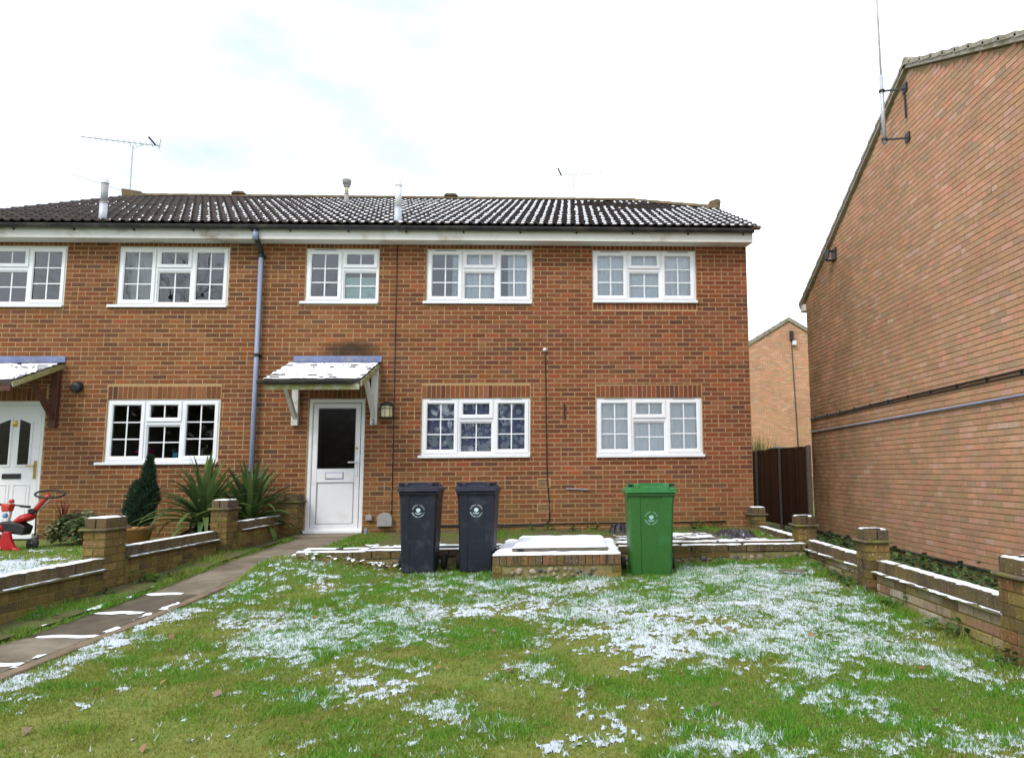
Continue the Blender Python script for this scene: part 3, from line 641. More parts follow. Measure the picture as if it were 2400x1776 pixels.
    # ridge tiles
    def ridge_run(a, b_, n_):
        a, b_ = Vector(a), Vector(b_); d = (b_-a)/n_; sd_ = Vector((0, 1, 0)) if abs(d.x) > abs(d.y)*2 else d.cross(Vector((0, 0, 1))).normalized()
        for i in range(n_):
            mb = MB(); p0 = a+d*i; p1 = a+d*(i+1)*1.0
            for p_, rr, first in ((p0, .112, True), (p1, .104, False)):
                pass
            vs = []; K = 7
            for p_, rr in ((p0, .100), (p1+d*.02, .108)):
                for k in range(K):
                    th = math.pi*k/(K-1); vs.append(p_ + sd_*math.cos(th)*rr + Vector((0, 0, 1))*(math.sin(th)*rr*.72 - .03))
            fs = [(k, k+1, K+k+1, K+k) for k in range(K-1)] + [tuple(range(K)), tuple(range(2*K-1, K-1, -1))]
            mb.add(vs, fs); mb.build('ridge_tile', 'ridge', roof, smooth=False)
    xr_ = HIPX if right else x1
    ridge_run((x0, RY, RZ+.03), (xr_, RY, RZ+.03), max(2, int((xr_-x0)/.45)))
    if right:
        ridge_run((HIPX, RY, RZ+.03), (2.98, HIPY+.12, roof_z(HIPY)+.10), 6)
        e_ = MB(); e_.prism([(2.86, 6.30), (3.13, 6.28), (3.17, 6.52), (3.10, 6.56), (2.92, 6.50)], 'y', HIPY-.12, HIPY+.10); bevel(e_.build('hip_end_tile', 'ridge', roof), .02)
        st_ = MB(); st_.box(3.0, 3.15, EY+.02, EY+.13, 4.845, 4.885); st_.build('verge_clip', 'ridge', roof)
    else:
        e_ = MB(); e_.prism([(XL-.02, RZ-.05), (XL+.45, RZ-.03), (XL+.40, RZ+.10), (XL-.05, RZ+.17)], 'y', RY-.1, RY+.1); bevel(e_.build('ridge_end_tile', 'ridge', roof), .02)
    vx = -7.67 if not right else -2.8
    v_ = MB(); v_.prism([(vx-.17, RZ+.06), (vx+.17, RZ+.06), (vx+.11, RZ+.125), (vx-.11, RZ+.125)], 'y', RY-.12, RY+.1); bevel(v_.build('ridge_vent', 'ridge', roof), .015)
    return roof
def eaves(house, x0, x1, fm, right):
    f = MB(); f.box(x0, x1, -.285, -.262, 4.625, 4.800); o = f.build('fascia', fm, house)
    s = MB(); s.box(x0, x1 - (0.0 if not right else .01), -.262, .0, 4.628, 4.640); s.build('soffit', fm, house)
    if right: e = MB(); e.prism([(-.285, 4.622), (0.02, 4.66), (0.02, 4.80), (-.285, 4.80)], 'x', x1, x1+.022); e.build('soffit_end', fm, house)
    K = 9; gt = MB(); vs = []
    for x in (x0, x1+(.03 if right else 0)):
        for rr in (.058, .052):
            for k in range(K): th = math.pi*k/(K-1); vs.append((x, -.345 - rr*math.cos(th), 4.828-rr*1.15*math.sin(th)))
    fs = []
    for k in range(K-1):
        fs += [(k, k+1, 2*K+k+1, 2*K+k), (K+k+1, K+k, 3*K+k, 3*K+k+1)]
    fs += [(0, K, 3*K, 2*K), (K-1, 3*K-1, 4*K-1, 2*K-1)]
    fs += [(k, K+k, K+k+1, k+1) for k in range(K-1)] + [(2*K+k, 2*K+k+1, 3*K+k+1, 3*K+k) for k in range(K-1)]
    gt.add(vs, fs); gut = gt.build('gutter', 'gutter', house, smooth=False)
    x = x0+.55
    while x < x1:
        br = MB(); vs = []
        for xx in (x-.014, x+.014):
            for k in range(K): th = math.pi*k/(K-1); vs.append((xx, -.345-.064*math.cos(th), 4.830-.073*math.sin(th)))
        br.add(vs, [(k, k+1, K+k+1, K+k) for k in range(K-1)]); br.box(x-.012, x+.012, -.300, -.284, 4.74, 4.83); br.build('gutter_bracket', 'gutter', gut); x += .92
    return gut

def make_house(name, root_loc, label, x0, x1, wins, doors, pal, right):
    house = thing(name, root_loc, label, 'house')
    holes = [(a, b_, c, d) for (a, b_, c, d) in wins+doors]
    sol = []; srects = []
    for (a, b_, c, d) in wins+doors:
        top = d; h1 = 4.72 if d > 4 else d+.212
        srects.append((a-.0, b_+.0, top, h1)); sol += soldiers(a, b_, top, h1, pal)
        if right and a > 0 and d > 4: srects.append((a, b_, c-.110, c)); sol += soldiers(a, b_, c-.110, c, pal)
    zb = -.30
    ws = wall_sheet(x0, x1, zb, 4.72, holes, front)
    if right: ws.quad((x1, 0, zb), (x1, 2*RY, zb), (x1, 2*RY, 4.72), (x1, 0, 4.72)); ws.add([(x1, 0, 4.72), (x1, 2*RY, 4.72), (x1, 2*RY-HIPY, roof_z(HIPY)-.08), (x1, HIPY, roof_z(HIPY)-.08)], [(0, 1, 2, 3)])
    else: ws.quad((x0, 2*RY, zb), (x0, 0, zb), (x0, 0, 4.72), (x0, 2*RY, 4.72)); ws.add([(x0, 2*RY, 4.72), (x0, 0, 4.72), (x0, RY, RZ-.1)], [(0, 1, 2)])
    ws.quad((x1, 2*RY, zb), (x0, 2*RY, zb), (x0, 2*RY, 4.72), (x1, 2*RY, 4.72))
    wall = ws.build('wall', 'mortar_facade', house)
    def pf(rc):
        x = (rc[0]+rc[1])/2; return pick('right' if random.random() < float(sstep(-4.5, 1.5, x)) else 'facade')
    bk = courses(x0+.004, x1-.004, zb, 4.71, holes+srects, pal, palfn=pf, phase=.06 if right else .02, j=.0125) + [(*s[:4], pf(s)) for s in sol]
    lay(bk, front, 0, wall, 'facade')
    return house, wall

WR = {'B1': (-4.335, -3.153, 3.620, 4.556), 'C1': (-2.376, -.640, 3.628, 4.560), 'D1': (.366, 2.104, 3.650, 4.555), 'C0': (-2.413, -.663, 1.108, 2.076), 'D0': (.411, 2.156, 1.096, 2.070)}
DR = (-4.203, -3.309, -.055, 2.071)
WLft = {'A1': (-7.312, -5.563, 3.555, 4.570), 'A0': (-7.335, -5.588, 1.040, 2.075), 'L1': (-9.870, -8.124, 3.555, 4.572)}
DL = (-9.180, -8.272, -.02, 2.055)
hr, wallr = make_house('terraced_house', (-1, 0, 0), 'brick terraced house with number 2 door, three upper windows and snow-dusted roof', XP, XR, list(WR.values()), [DR], 'right', True)
hl, walll = make_house('terraced_house', (-7.6, 0, 0), 'browner brick terraced house at the left with dark red porch timbers', XL, XP, list(WLft.values()), [DL], 'facade', False)
house_roof(hr, XP, 3.08, True); house_roof(hl, XL, XP, False)
gutr = eaves(hr, XP, 3.0, 'fascia', True); gutl = eaves(hl, XL, XP, 'fascia_old', False)
window(hr, *WR['B1'], '2', sl=.07, room='room_darkened'); window(hr, *WR['C1'], '3', sl=.05, room='room_darkened'); window(hr, *WR['D1'], '3', sl=.0, sr=.02)
window(hr, *WR['C0'], '3', sl=.04); window(hr, *WR['D0'], '3', sl=.0, sr=.03)
window(hl, *WLft['A1'], '3', sl=.12, vents=False, room='room_darkened'); window(hl, *WLft['A0'], '3', sl=.12, vents=False, glassm='glass_kitchen', room='kitchen_dark'); window(hl, *WLft['L1'], '3', vents=False, room='room_darkened')

# curtains and things on the sills
drape('net_curtain', -2.36, -.72, 1.15, 2.02, .128, 'net_lace', 'white flower-patterned lace curtain in the ground floor window nearest the door', amp=.018, wl_=.16, scal=.03)
drape('curtain', -2.36, -.72, 1.12, 2.03, .21, 'violet_cloth', 'blue-violet cloth added behind the flower-patterned lace to tint it', amp=.03, wl_=.14)  # cloth added to carry the blue-violet cast of this window
drape('net_curtain', .46, 2.10, 1.14, 2.02, .128, 'net', 'plain white net curtain in the ground floor window above the green bin', amp=.016, wl_=.11)
drape('net_curtain', .42, 2.05, 3.70, 4.52, .128, 'net', 'pleated white net curtain filling the upper window at the right end of the house', amp=.014, wl_=.10)
drape('net_curtain', -1.98, -1.28, 3.68, 4.52, .132, 'net', 'white net curtain drawn across the middle of the centre upper window', amp=.02, wl_=.12)
drape('net_curtain', -1.05, -.69, 3.68, 4.52, .130, 'net', 'white net curtain gathered at the right side of the centre upper window', amp=.022, wl_=.07)
drape('curtain', -7.26, -6.78, 3.60, 4.5, .26, 'curtain', 'pale green curtain drawn behind the left casement of the upper window over the kitchen', amp=.02, wl_=.10)
drape('curtain', -5.76, -5.62, 3.60, 4.5, .25, 'curtain', 'narrow pale curtain at the right side of the upper window over the kitchen', amp=.02, wl_=.06)
tw = MB(); tw.box(-3.74, -3.20, .125, .135, 3.70, 4.10); tag(bevel(tw.build('towel', 'pale_towel', loc=(-3.47, .2, 3.7)), .006), 'pale turquoise towel hung in the small upper window over the door', 'towel')
def lathe_thing(name, prof, c, mat, label, cat):
    mb = MB(); mb.lathe(prof, c, 14); return tag(mb.build(name, mat, loc=c, smooth=True), label, cat)
kz = 1.075
lathe_thing('canister', [(0, 0), (.055, 0), (.06, .02), (.06, .14), (.05, .16), (0, .165)], (-6.33, .22, kz), 'teal', 'turquoise canister on the kitchen window sill', 'canister')
lathe_thing('jar', [(0, 0), (.045, 0), (.05, .03), (.045, .08), (0, .085)], (-6.18, .22, kz), 'flue_white', 'small white jar beside the turquoise canister on the kitchen sill', 'jar')
lathe_thing('mug', [(0, 0), (.035, 0), (.04, .02), (.04, .09), (0, .092)], (-6.50, .22, kz), 'timber_mossy', 'yellow-green mug on the kitchen sill behind the clipped conifer', 'mug')
um = MB(); um.lathe([(0, .12), (.06, .10), (.13, .03), (.15, 0)], (-6.88, .32, kz+.16), 12); um.tube([(-6.88, .32, kz), (-6.88, .32, kz+.2)], .012, 6)
tag(um.build('table_lamp', 'pink_plastic', loc=(-6.88, .32, kz), smooth=True), 'pink shaded object on the kitchen sill behind the left casement', 'lamp')
bl = MB(); bl.box(-6.98, -6.74, .2, .3, 3.595, 3.66); tag(bevel(bl.build('box', 'blue_plastic', loc=(-6.86, .25, 3.595)), .01), 'blue box on the sill of the upper window over the kitchen', 'box')
bl = MB(); bl.box(-5.83, -5.70, .2, .3, 3.595, 3.70); tag(bevel(bl.build('box', 'pale_plastic', loc=(-5.77, .25, 3.595)), .01), 'small pale box at the right of the upper sill over the kitchen', 'box')

# front doors
def text_mesh(txt, size, extrude=.0):
    cu = bpy.data.curves.new('t', 'FONT'); cu.body = txt; cu.size = size; cu.align_x = 'CENTER'; cu.extrude = extrude
    ob = bpy.data.objects.new('t', cu); C.objects.link(ob); bpy.context.view_layer.update()
    dg = bpy.context.evaluated_depsgraph_get(); me = ob.evaluated_get(dg).to_mesh()
    vs = [v.co.copy() for v in me.vertices]; fs = [tuple(p.vertices) for p in me.polygons]
    ob.evaluated_get(dg).to_mesh_clear(); bpy.data.objects.remove(ob); bpy.data.curves.remove(cu)
    return vs, fs
a, b_, c, d = DR
f = MB(); f.ring(a, b_, c, d, .065, .020, .11, .012); door = f.build('door', 'door_white', hr); bevel(door, .004); door['label'] = 'white door with a tall dark glass pane above a plain panel'
lf = MB(); lf.ring(a+.075, b_-.075, c+.06, d-.075, .085, .030, .075, .012)
x0, x1 = a+.16, b_-.16
zm0, zm1 = .74, .96
lf.box(x0-.002, x1+.002, .030, .07, zm0, zm1)
o = lf.build('door_leaf', 'door_white', door); bevel(o, .003)
q = MB(); q.box(x0, x1, .044, .06, c+.14, zm0); q.build('lower_panel', 'door_white', door)
q = MB(); q.ring(x0-.003, x1+.003, c+.142, zm0+.003, .008, .0275, .05); q.build('panel_gasket', 'steel_grey', door)
q = MB(); q.quad((x0, .05, zm1), (x1, .05, zm1), (x1, .05, d-.155), (x0, .05, d-.155)); q.build('pane', 'glass_dark', door)
q = MB(); q.quad((x0-.1, .5, 0), (x1+.1, .5, 0), (x1+.1, .5, 2.05), (x0-.1, .5, 2.05)); q.build('hall', 'ply', door)
q = MB(); q.ring(x0-.004, x1+.004, zm1-.004, d-.151, .007, .0275, .052); q.build('gasket', 'black_plastic', door)
q = MB(); q.box(x0+.14, x1-.17, .016, .031, .80, .885); o = q.build('letter_plate', 'door_white', door); bevel(o, .004)
q = MB(); q.ring(x0+.128, x1-.158, .788, .897, .012, .0255, .032); q.build('letter_plate_rim', 'lead', door)
q = MB(); q.box(b_-.135, b_-.10, .012, .031, .84, 1.10); q.tube([(b_-.117, .012, 1.055), (b_-.117, -.03, 1.055), (b_-.24, -.032, 1.052)], .011, 8); o = q.build('handle', 'door_white', door)
q = MB(); q.lathe([(0, 0), (.02, 0), (.02, .012), (.012, .03), (0, .032)], (0, 0, 0), 12); q.v = [(b_-.125+x, .03-z, 1.28+y) for x, y, z in q.v]; q.build('lock', 'brass', door)
q = MB(); q.box(a-.01, b_+.01, -.05, .06, c-.0, c+.045); bevel(q.build('threshold', 'upvc', door), .004)
# neighbour's door
a, b_, c, d = DL
f = MB(); f.ring(a, b_, c, d, .065, .020, .11, .012); door2 = f.build('door', 'door_white', hl); bevel(door2, .004); door2['label'] = 'white panelled door with two narrow dark panes and brass handle'
lf = MB(); lf.box(a+.07, b_-.07, .035, .075, c+.05, d-.07); lf.build('door_leaf', 'door_white', door2)
for k, xc in enumerate((a+.30, b_-.30)):
    sgn = 1 if k == 0 else -1
    zt = 1.72; w2 = .085
    poly = [(xc-w2, 1.06), (xc+w2, 1.06), (xc+w2, zt+(.05 if sgn > 0 else -.02)), (xc-w2, zt+(-.02 if sgn > 0 else .05))]
    q = MB(); q.prism(poly, 'y', .033, .028); q.build('pane', 'glass_dark', door2)
    po = [(xc+(x-xc)*1.32, 1.37+(z-1.37)*1.10) for x, z in poly]
    mb = MB(); n = 4; vs = [(x, .022, z) for x, z in po]+[(x, .018, z) for x, z in poly]+[(x, .036, z) for x, z in poly]+[(x, .036, z) for x, z in po]
    mb.add(vs, [f_ for i in range(4) for f_ in ((i, (i+1) % 4, 4+(i+1) % 4, 4+i), (4+i, 4+(i+1) % 4, 8+(i+1) % 4, 8+i), (i, 12+i, 12+(i+1) % 4, (i+1) % 4))]); mb.build('pane_moulding', 'door_white', door2)
    q = MB(); q.ring(xc-.13, xc+.13, .16, .76, .03, .024, .04, .012); q.box(xc-.085, xc+.085, .028, .036, .205, .715); bevel(q.build('lower_panel', 'door_white', door2), .006)
q = MB(); q.box((a+b_)/2-.14, (a+b_)/2+.14, .022, .036, .84, .92); q.build('letter_plate', 'black_plastic', door2)
q = MB(); q.box(b_-.125, b_-.09, .018, .036, .84, 1.12); q.tube([(b_-.107, .012, 1.04), (b_-.107, -.03, 1.04), (b_-.21, -.03, 1.035)], .011, 8); q.build('handle', 'brass', door2)
q = MB(); q.lathe([(0, 0), (.05, 0), (.05, .012), (.02, .02), (0, .022)], (0, 0, 0), 14); q.v = [((a+b_)/2+x, .035-z, 1.70+y) for x, y, z in q.v]; q.build('knocker', 'brass', door2)
q = MB(); q.box(a-.02, b_+.02, -.12, .03, c-.05, c+.03); q.build('threshold', 'upvc', door2)

# porch canopies
def canopy(x0, x1, label, timber, label_num=False, gut=True):
    cn_ = thing('porch_canopy', ((x0+x1)/2, -.3, 2.2), label, 'porch', 'porch canopies')
    D_ = 1.08; zt, zb = 2.655, 2.245; s_ = (zt-zb)/D_
    Q = lambda x, y, o=0: (x, y, zt + y*s_ + o)
    dk = MB(); dk.add([Q(x0, 0, -.02), Q(x1, 0, -.02), Q(x1, -D_, -.02), Q(x0, -D_, -.02), Q(x0, 0, -.045), Q(x1, 0, -.045), Q(x1, -D_, -.045), Q(x0, -D_, -.045)], [(0, 3, 2, 1), (4, 5, 6, 7), (0, 1, 5, 4), (3, 7, 6, 2), (0, 4, 7, 3), (1, 2, 6, 5)]); dk.build('deck', 'ply', cn_)
    rows = 9; cols = 8
    for r_ in range(rows):
        for k in range(cols+1):
            ya = -D_ + r_*D_/rows - .01; yb = ya + D_/rows*1.25
            pa = x0 + (k-.5*(r_ % 2))*(x1-x0)/cols; pb = pa+(x1-x0)/cols-.004; pa = max(pa, x0-.012); pb = min(pb, x1+.012)
            if pb-pa < .02: continue
            t_ = MB(); lift = .016; yb = min(yb, -.002)
            t_.add([Q(pa, ya, -.004+lift), Q(pb, ya, -.004+lift), Q(pb, yb, 0), Q(pa, yb, 0), Q(pa, ya, -.016), Q(pb, ya, -.016)], [(0, 1, 2, 3), (4, 5, 1, 0), (4, 0, 3), (1, 5, 2)])
            t_.build('tile', 'tile', cn_)
            if True:      # snow lying on each tile
                sn = MB()
    sn = MB(); ny, nx = 63, 90; idx = {}
    for j in range(ny+1):
        for i in range(nx+1):
            y = -D_+.0 + j*(D_-.03)/ny; x = x0-.005 + i*(x1-x0+.01)/nx
            rr = (y+D_)/(D_/rows); lf_ = .018*(1-(rr % 1)*.8)
            hh = .004 + .010*float(vnoise(x, y, 16, 2)) + lf_
            idx[(i, j)] = len(sn.v); sn.v.append(Q(x, y, hh))
    for j in range(ny):
        for i in range(nx):
            y = -D_ + (j+.5)*(D_-.03)/ny; x = x0+(i+.5)*(x1-x0)/nx; rr = (y+D_)/(D_/rows) % 1
            edge = min(x-x0, x1-x)
            v_ = float(fbm(x, y, 9, 3, 6)) + .22*(edge < .08)*random.random() + (.20 if rr < .10 else 0)
            if v_ > .80 or edge < .012*random.random(): continue
            sn.f.append((idx[(i, j)], idx[(i+1, j)], idx[(i+1, j+1)], idx[(i, j+1)])); sn.t.append(None)
    o = sn.build('snow', 'snow', cn_, smooth=True); o['kind'] = 'stuff'
    fl = MB(); fl.box(x0+.05, x1+.04, -.022, -.008, 2.668, 2.765); fl.add([(x0+.05, -.020, 2.672), (x1+.04, -.020, 2.672), (x1+.04, -.12, 2.650), (x0+.05, -.12, 2.650)], [(0, 3, 2, 1)]); fl.build('flashing', 'lead', cn_)
    fb = MB(); fb.box(x0+.02, x1-.02, -D_+.012, -D_+.035, zb-.14, zb-.03); fb.build('fascia_board', 'timber_mossy' if not timber == 'timber_red' else 'timber_red', cn_)
    if gut:
        gg = MB(); K = 8; vs = []
        for x in (x0-.06, x1-.10):
            for k in range(K): th = math.pi*k/(K-1); vs.append((x, -D_-.045-.05*math.cos(th), zb-.015-.05*math.sin(th)))
        gg.add(vs, [(k, k+1, K+k+1, K+k) for k in range(K-1)]+[tuple(range(K)), tuple(range(2*K-1, K-1, -1))]); gg.build('gutter', 'gutter', cn_)
    for xs in (x0+.12, x1-.05):
        br = MB(); br.box(xs-.052, xs+.052, -.085, -.006, 1.640, 2.61); o = br.build('wall_post', timber, cn_); bevel(o, .005)
        if label_num and xs > (x0+x1)/2:
            vs, fs = text_mesh('2', .115, .004); nm_ = MB(); nm_.add([(xs+v.x, -.091-v.z, 1.655+v.y) for v in vs], fs); nm_.build('house_number', 'black_plastic', cn_)
        br = MB(); br.beam((xs, -.08, 2.56), (xs, -D_+.04, 2.56-(D_-.12)*s_), .07, .10); bevel(br.build('rafter', timber, cn_), .005)
        br = MB(); br.beam((xs, -.075, 1.78), (xs, -.62, 2.34), .062, .075); bevel(br.build('brace', timber, cn_), .005)
    mo = MB(); P0, P1 = Q(x1+.012, -.01, -.02), Q(x1+.012, -D_, -.02); mo.beam((P0[0], P0[1], P0[2]-.03), (P1[0], P1[1], P1[2]-.03), .02, .075); mo.build('barge_board', 'timber_mossy', cn_)
    return cn_
canopy(-4.515, -3.105, 'snow-covered porch canopy on white timber brackets over the number 2 door', 'timber_white', True)
canopy(-9.47, -8.06, 'snow-covered porch canopy on dark red brackets over the neighbouring door at the left', 'timber_red', gut=False)

# fittings on the walls
pp = MB(); pp.tube([(-5.03, -.075, -.1), (-5.03, -.075, 4.42)], .036, 12); dp = pp.build('downpipe', 'pipe_grey', hr, smooth=True)
q = MB(); q.tube([(-5.03, -.075, 4.42), (-5.03, -.10, 4.50), (-5.03, -.25, 4.60), (-5.03, -.33, 4.68), (-5.03, -.345, 4.76)], .042, 10); q.build('swan_neck', 'gutter', dp, smooth=True)
q = MB(); q.tube([(-5.03, -.335, 4.60), (-5.03, -.335, 4.74)], .044, 10); q.build('outlet', 'pipe_grey', dp, smooth=True)
for z in (2.77, 4.40, .9):
    q = MB(); q.tube([(-5.03, -.075, z-.025), (-5.03, -.075, z+.025)], .044, 12); q.box(-5.09, -4.97, -.04, -.005, z-.02, z+.02); q.build('pipe_clip', 'black_plastic', dp)
def cable(name, pts, r, parent, mat='black_plastic'): mb = MB(); mb.tube(pts, r, 6); return mb.build(name, mat, parent, smooth=True)
cable('cable', [(-2.86, -.012, 4.63), (-2.858, -.012, 3.2), (-2.850, -.012, 1.6), (-2.846, -.012, .22)], .007, hr)
cable('cable', [(-.427, -.03, 2.85), (-.415, -.014, 2.70), (-.40, -.014, 1.6), (-.385, -.014, .75), (-.345, -.014, .30), (-.350, -.014, .10), (-.42, -.016, .03), (-1.0, -.016, .015), (-2.4, -.016, .03)], .009, hr)
cable('base_cable', [(-2.4, -.014, .045), (-1.0, -.014, .04), (.4, -.014, .055), (1.6, -.014, .05), (2.5, -.014, .055)], .010, hr)
q = MB(); q.lathe([(0, 0), (.035, 0), (.030, .035), (.012, .05), (0, .05)], (0, 0, 0), 12); q.v = [(-.427+x, -.006-z, 2.865+y) for x, y, z in q.v]; q.build('cable_cap', 'flue_white', hr)
for z in (.63, .235):
    q = MB(); q.box(-.545, -.33, -.012, .02, z, z+.14); ab = q.build('air_brick', 'air_brick', hr)
    h = MB()
    for i in range(9):
        for k in range(5): h.box(-.530+i*.0205, -.516+i*.0205, -.0150, -.0125, z+.016+k*.023, z+.031+k*.023)
    h.build('holes', 'dark', ab)
q = MB(); q.box(-.118, -.098, -.03, -.006, 1.72, 1.96); q.box(-.118, -.098, -.07, -.03, 1.93, 1.96); q.build('wall_bracket', 'black_plastic', hr)
q = MB(); q.tube([(-.08, -.02, .60), (.28, -.02, .585)], .012, 6); q.build('wall_hook', 'steel_grey', hr)
q = MB(); q.box(-3.24, -3.14, -.07, -.006, .135, .225); bevel(q.build('meter_box', 'grey_box', hr), .01)
q = MB(); poly = [(-3.075+.0, .04), (-2.845, .04), (-2.845, .17)] + [(-2.96+.115*math.cos(R(t_)), .17+.085*math.sin(R(t_))) for t_ in range(0, 181, 20)] + [(-3.075, .17)]
q.prism([( x+.02, z) for x, z in poly], 'y', -.09, -.006); bevel(q.build('meter_box', 'grey_box', hr), .008)
q = MB(); q.tube([(-3.20, -.18, -.10), (-3.195, -.18, .03)], .024, 10); q.build('pipe_stub', 'pipe_grey', hr)
q = MB(); q.lathe([(0, .12), (.05, .12), (.075, .10), (.085, .05), (.085, 0)], (0, 0, 0), 16); q.v = [(-7.795+x, -.006-z*.9, 2.28+y-z*.25) for x, y, z in q.v]; q.build('round_vent', 'black_plastic', hl)
# flues
def flue(x, y, zb, zt, r, mats, parent, cowl=False):
    q = MB(); q.tube([(x, y, zb-.15), (x, y, zb+(zt-zb)*.42)], r*1.12, 14); fl = q.build('flue', mats[0], parent, smooth=True)
    q = MB(); q.tube([(x, y, zb+(zt-zb)*.40), (x, y, zt-.08)], r, 14); q.build('flue_pipe', mats[1], fl, smooth=True)
    q = MB(); q.tube([(x, y, zb+(zt-zb)*.40), (x, y, zb+(zt-zb)*.425)], r*1.22, 14); q.build('collar', 'steel_grey', fl)
    q = MB()
    if cowl: q.lathe([(r*1.6, 0), (r*1.7, .05), (r*2.1, .055), (r*2.4, .14), (r*2.3, .16), (0, .165)], (x, y, zt-.16), 16)
    else: q.lathe([(r*1.15, 0), (r*1.15, .02), (r*.9, .03), (r*.9, .075), (r*.5, .10), (0, .10)], (x, y, zt-.08), 14)
    q.build('cowl', 'flue_white' if not cowl else 'grey_box', fl, smooth=True); return fl
flue(-7.54, -.12, 4.97, 5.66, .052, ('galv', 'steel_grey'), hl); flue(-2.81, -.25, 4.90, 5.62, .052, ('galv', 'flue_white'), hr); flue(-4.78, 3.57, 6.58, 7.12, .040, ('grey_box', 'ivory'), hr, True)
# wall lantern
ln = thing('wall_lantern', (-2.947, -.08, 1.74), 'small amber glass lantern with black cage on the wall right of the number 2 door', 'lamp')
q = MB(); q.lathe([(0, 0), (.085, 0), (.092, .02), (.092, .17), (.08, .185)], (-2.947, -.10, 1.76), 8); q.build('shade', 'ivory', ln)
q = MB(); q.lathe([(.104, 0), (.10, .02), (.06, .055), (.02, .065), (0, .065)], (-2.947, -.10, 1.945), 8); q.build('hood', 'black_plastic', ln)
q = MB()
for k in range(8): th = 2*math.pi*k/8; q.tube([(-2.947+.094*math.cos(th), -.10+.094*math.sin(th), 1.755), (-2.947+.094*math.cos(th), -.10+.094*math.sin(th), 1.95)], .004, 5)
for z in (1.76, 1.90):
    q.tube([(-2.947+.095*math.cos(2*math.pi*k/16), -.10+.095*math.sin(2*math.pi*k/16), z) for k in range(17)], .005, 5)
q.build('cage', 'black_plastic', ln)
q = MB(); q.box(-2.98, -2.91, -.04, -.006, 1.80, 1.93); q.build('back_plate', 'black_plastic', ln)

# ------------------------------------------------------------------ neighbour's gable on the right
NX = 4.97; NYR, NYF, NYA, NZA = 3.15, -7.40, -2.10, 6.70
nh = thing('end_gable_house', (NX+3, -2, -.4), 'pinkish brick house with a blank gable wall and aerial pole on the right', 'house')
side = lambda u, n, z: (NX-n, -u, z)
ng = MB(); zt = lambda y: NZA-abs(y-NYA)*TAN
ng.add([(NX, NYR, -.45), (NX, NYF, -.45), (NX, NYF, zt(NYF)), (NX, NYA, NZA), (NX, NYR, zt(NYR))], [(0, 1, 2, 3, 4)])
ng.quad((NX, NYF, -.45), (NX+7, NYF, -.45), (NX+7, NYF, zt(NYF)), (NX, NYF, zt(NYF))); ng.quad((NX, NYR, -.45), (NX, NYR, zt(NYR)), (NX+7, NYR, zt(NYR)), (NX+7, NYR, -.45))
nwall = ng.build('gable_wall', 'mortar_gable', nh)
bk = courses(-NYR+.004, -NYF-.004, -.33, 6.72, [], 'gable', bl=.225, ch=.075, j=.004, jz=.009, clip=lambda u, z: z < NZA-abs(-u-NYA)*TAN-.01)
lay(bk, side, -math.pi/2, nwall, 'gable')
q = MB(); q.box(NX-.008, NX+.02, NYF, NYR, -.45, -.36); q.build('plinth', 'mortar_gable', nh)
rf = MB()
for (ya, yb) in ((NYR+.30, NYA), (NYF-.30, NYA)):
    za, zb = zt(ya), NZA
    rf.add([(NX-.06, ya, za+.02), (NX+7, ya, za+.02), (NX+7, yb, zb+.02), (NX-.06, yb, zb+.02), (NX-.06, ya, za+.11), (NX+7, ya, za+.11), (NX+7, yb, zb+.11), (NX-.06, yb, zb+.11)],
           [(4, 5, 6, 7), (0, 3, 2, 1), (0, 1, 5, 4), (0, 4, 7, 3)])
nroof = rf.build('roof', 'concrete_tile_edge', nh)
for (ya, sg) in ((NYR+.30, -1), (NYF-.30, 1)):
    n = int(abs(ya-NYA)/(GA*COS))
    for i in range(n+1):
        y0 = ya + sg*i*GA*COS; y1 = y0 + sg*GA*COS*1.12
        if (sg < 0 and y1 < NYA) or (sg > 0 and y1 > NYA): y1 = NYA
        vt = MB(); z0 = zt(y0)+.115; z1 = zt(y1)+.115
        vt.add([(NX-.075, y0, z0-.03), (NX-.075, y1, z1-.05), (NX-.075, y1, z1), (NX-.075, y0, z0+.030), (NX+.3, y0, z0-.03), (NX+.3, y1, z1-.05), (NX+.3, y1, z1), (NX+.3, y0, z0+.035)],
               [(0, 1, 2, 3), (4, 7, 6, 5), (3, 2, 6, 7), (0, 3, 7, 4), (0, 4, 5, 1), (1, 5, 6, 2)]); vt.build('verge_tile', 'concrete_tile_edge', nroof)
q = MB(); q.tube([(NX-.06, NYA, NZA+.10), (NX+7, NYA, NZA+.10)], .085, 8); q.build('ridge_tile', 'concrete_tile_edge', nroof)
q = MB(); q.box(NX-.05, NX+.6, NYR+.02, NYR+.26, zt(NYR)-.20, zt(NYR)-.06); q.build('soffit_box', 'fascia', nh)
cable('cable', [(NX-.02, NYR-.02, 1.92), (NX-.02, 1.0, 1.915), (NX-.02, -1.0, 1.93), (NX-.02, -4.4, 1.937), (NX-.02, -7.3, 1.94)], .011, nh)
cable('cable', [(NX-.02, NYR-.02, 1.895), (NX-.02, 1.2, 1.89), (NX-.02, -1.2, 1.89), (NX-.02, -4.4, 1.888), (NX-.02, -7.3, 1.895)], .010, nh)
for i in range(14):
    y = 2.8-i*.72; q = MB(); q.box(NX-.030, NX, y-.008, y+.008, 1.880, 1.950); q.build('cable_clip', 'black_plastic', nh)
cable('conduit', [(NX-.025, NYR-.02, 1.635), (NX-.025, 0, 1.64), (NX-.025, -4.4, 1.66), (NX-.025, -7.3, 1.675)], .015, nh, 'pipe_grey')
cable('base_pipe', [(NX-.03, NYR-.05, -.34), (NX-.03, -2, -.345), (NX-.03, -7.3, -.35)], .020, nh)
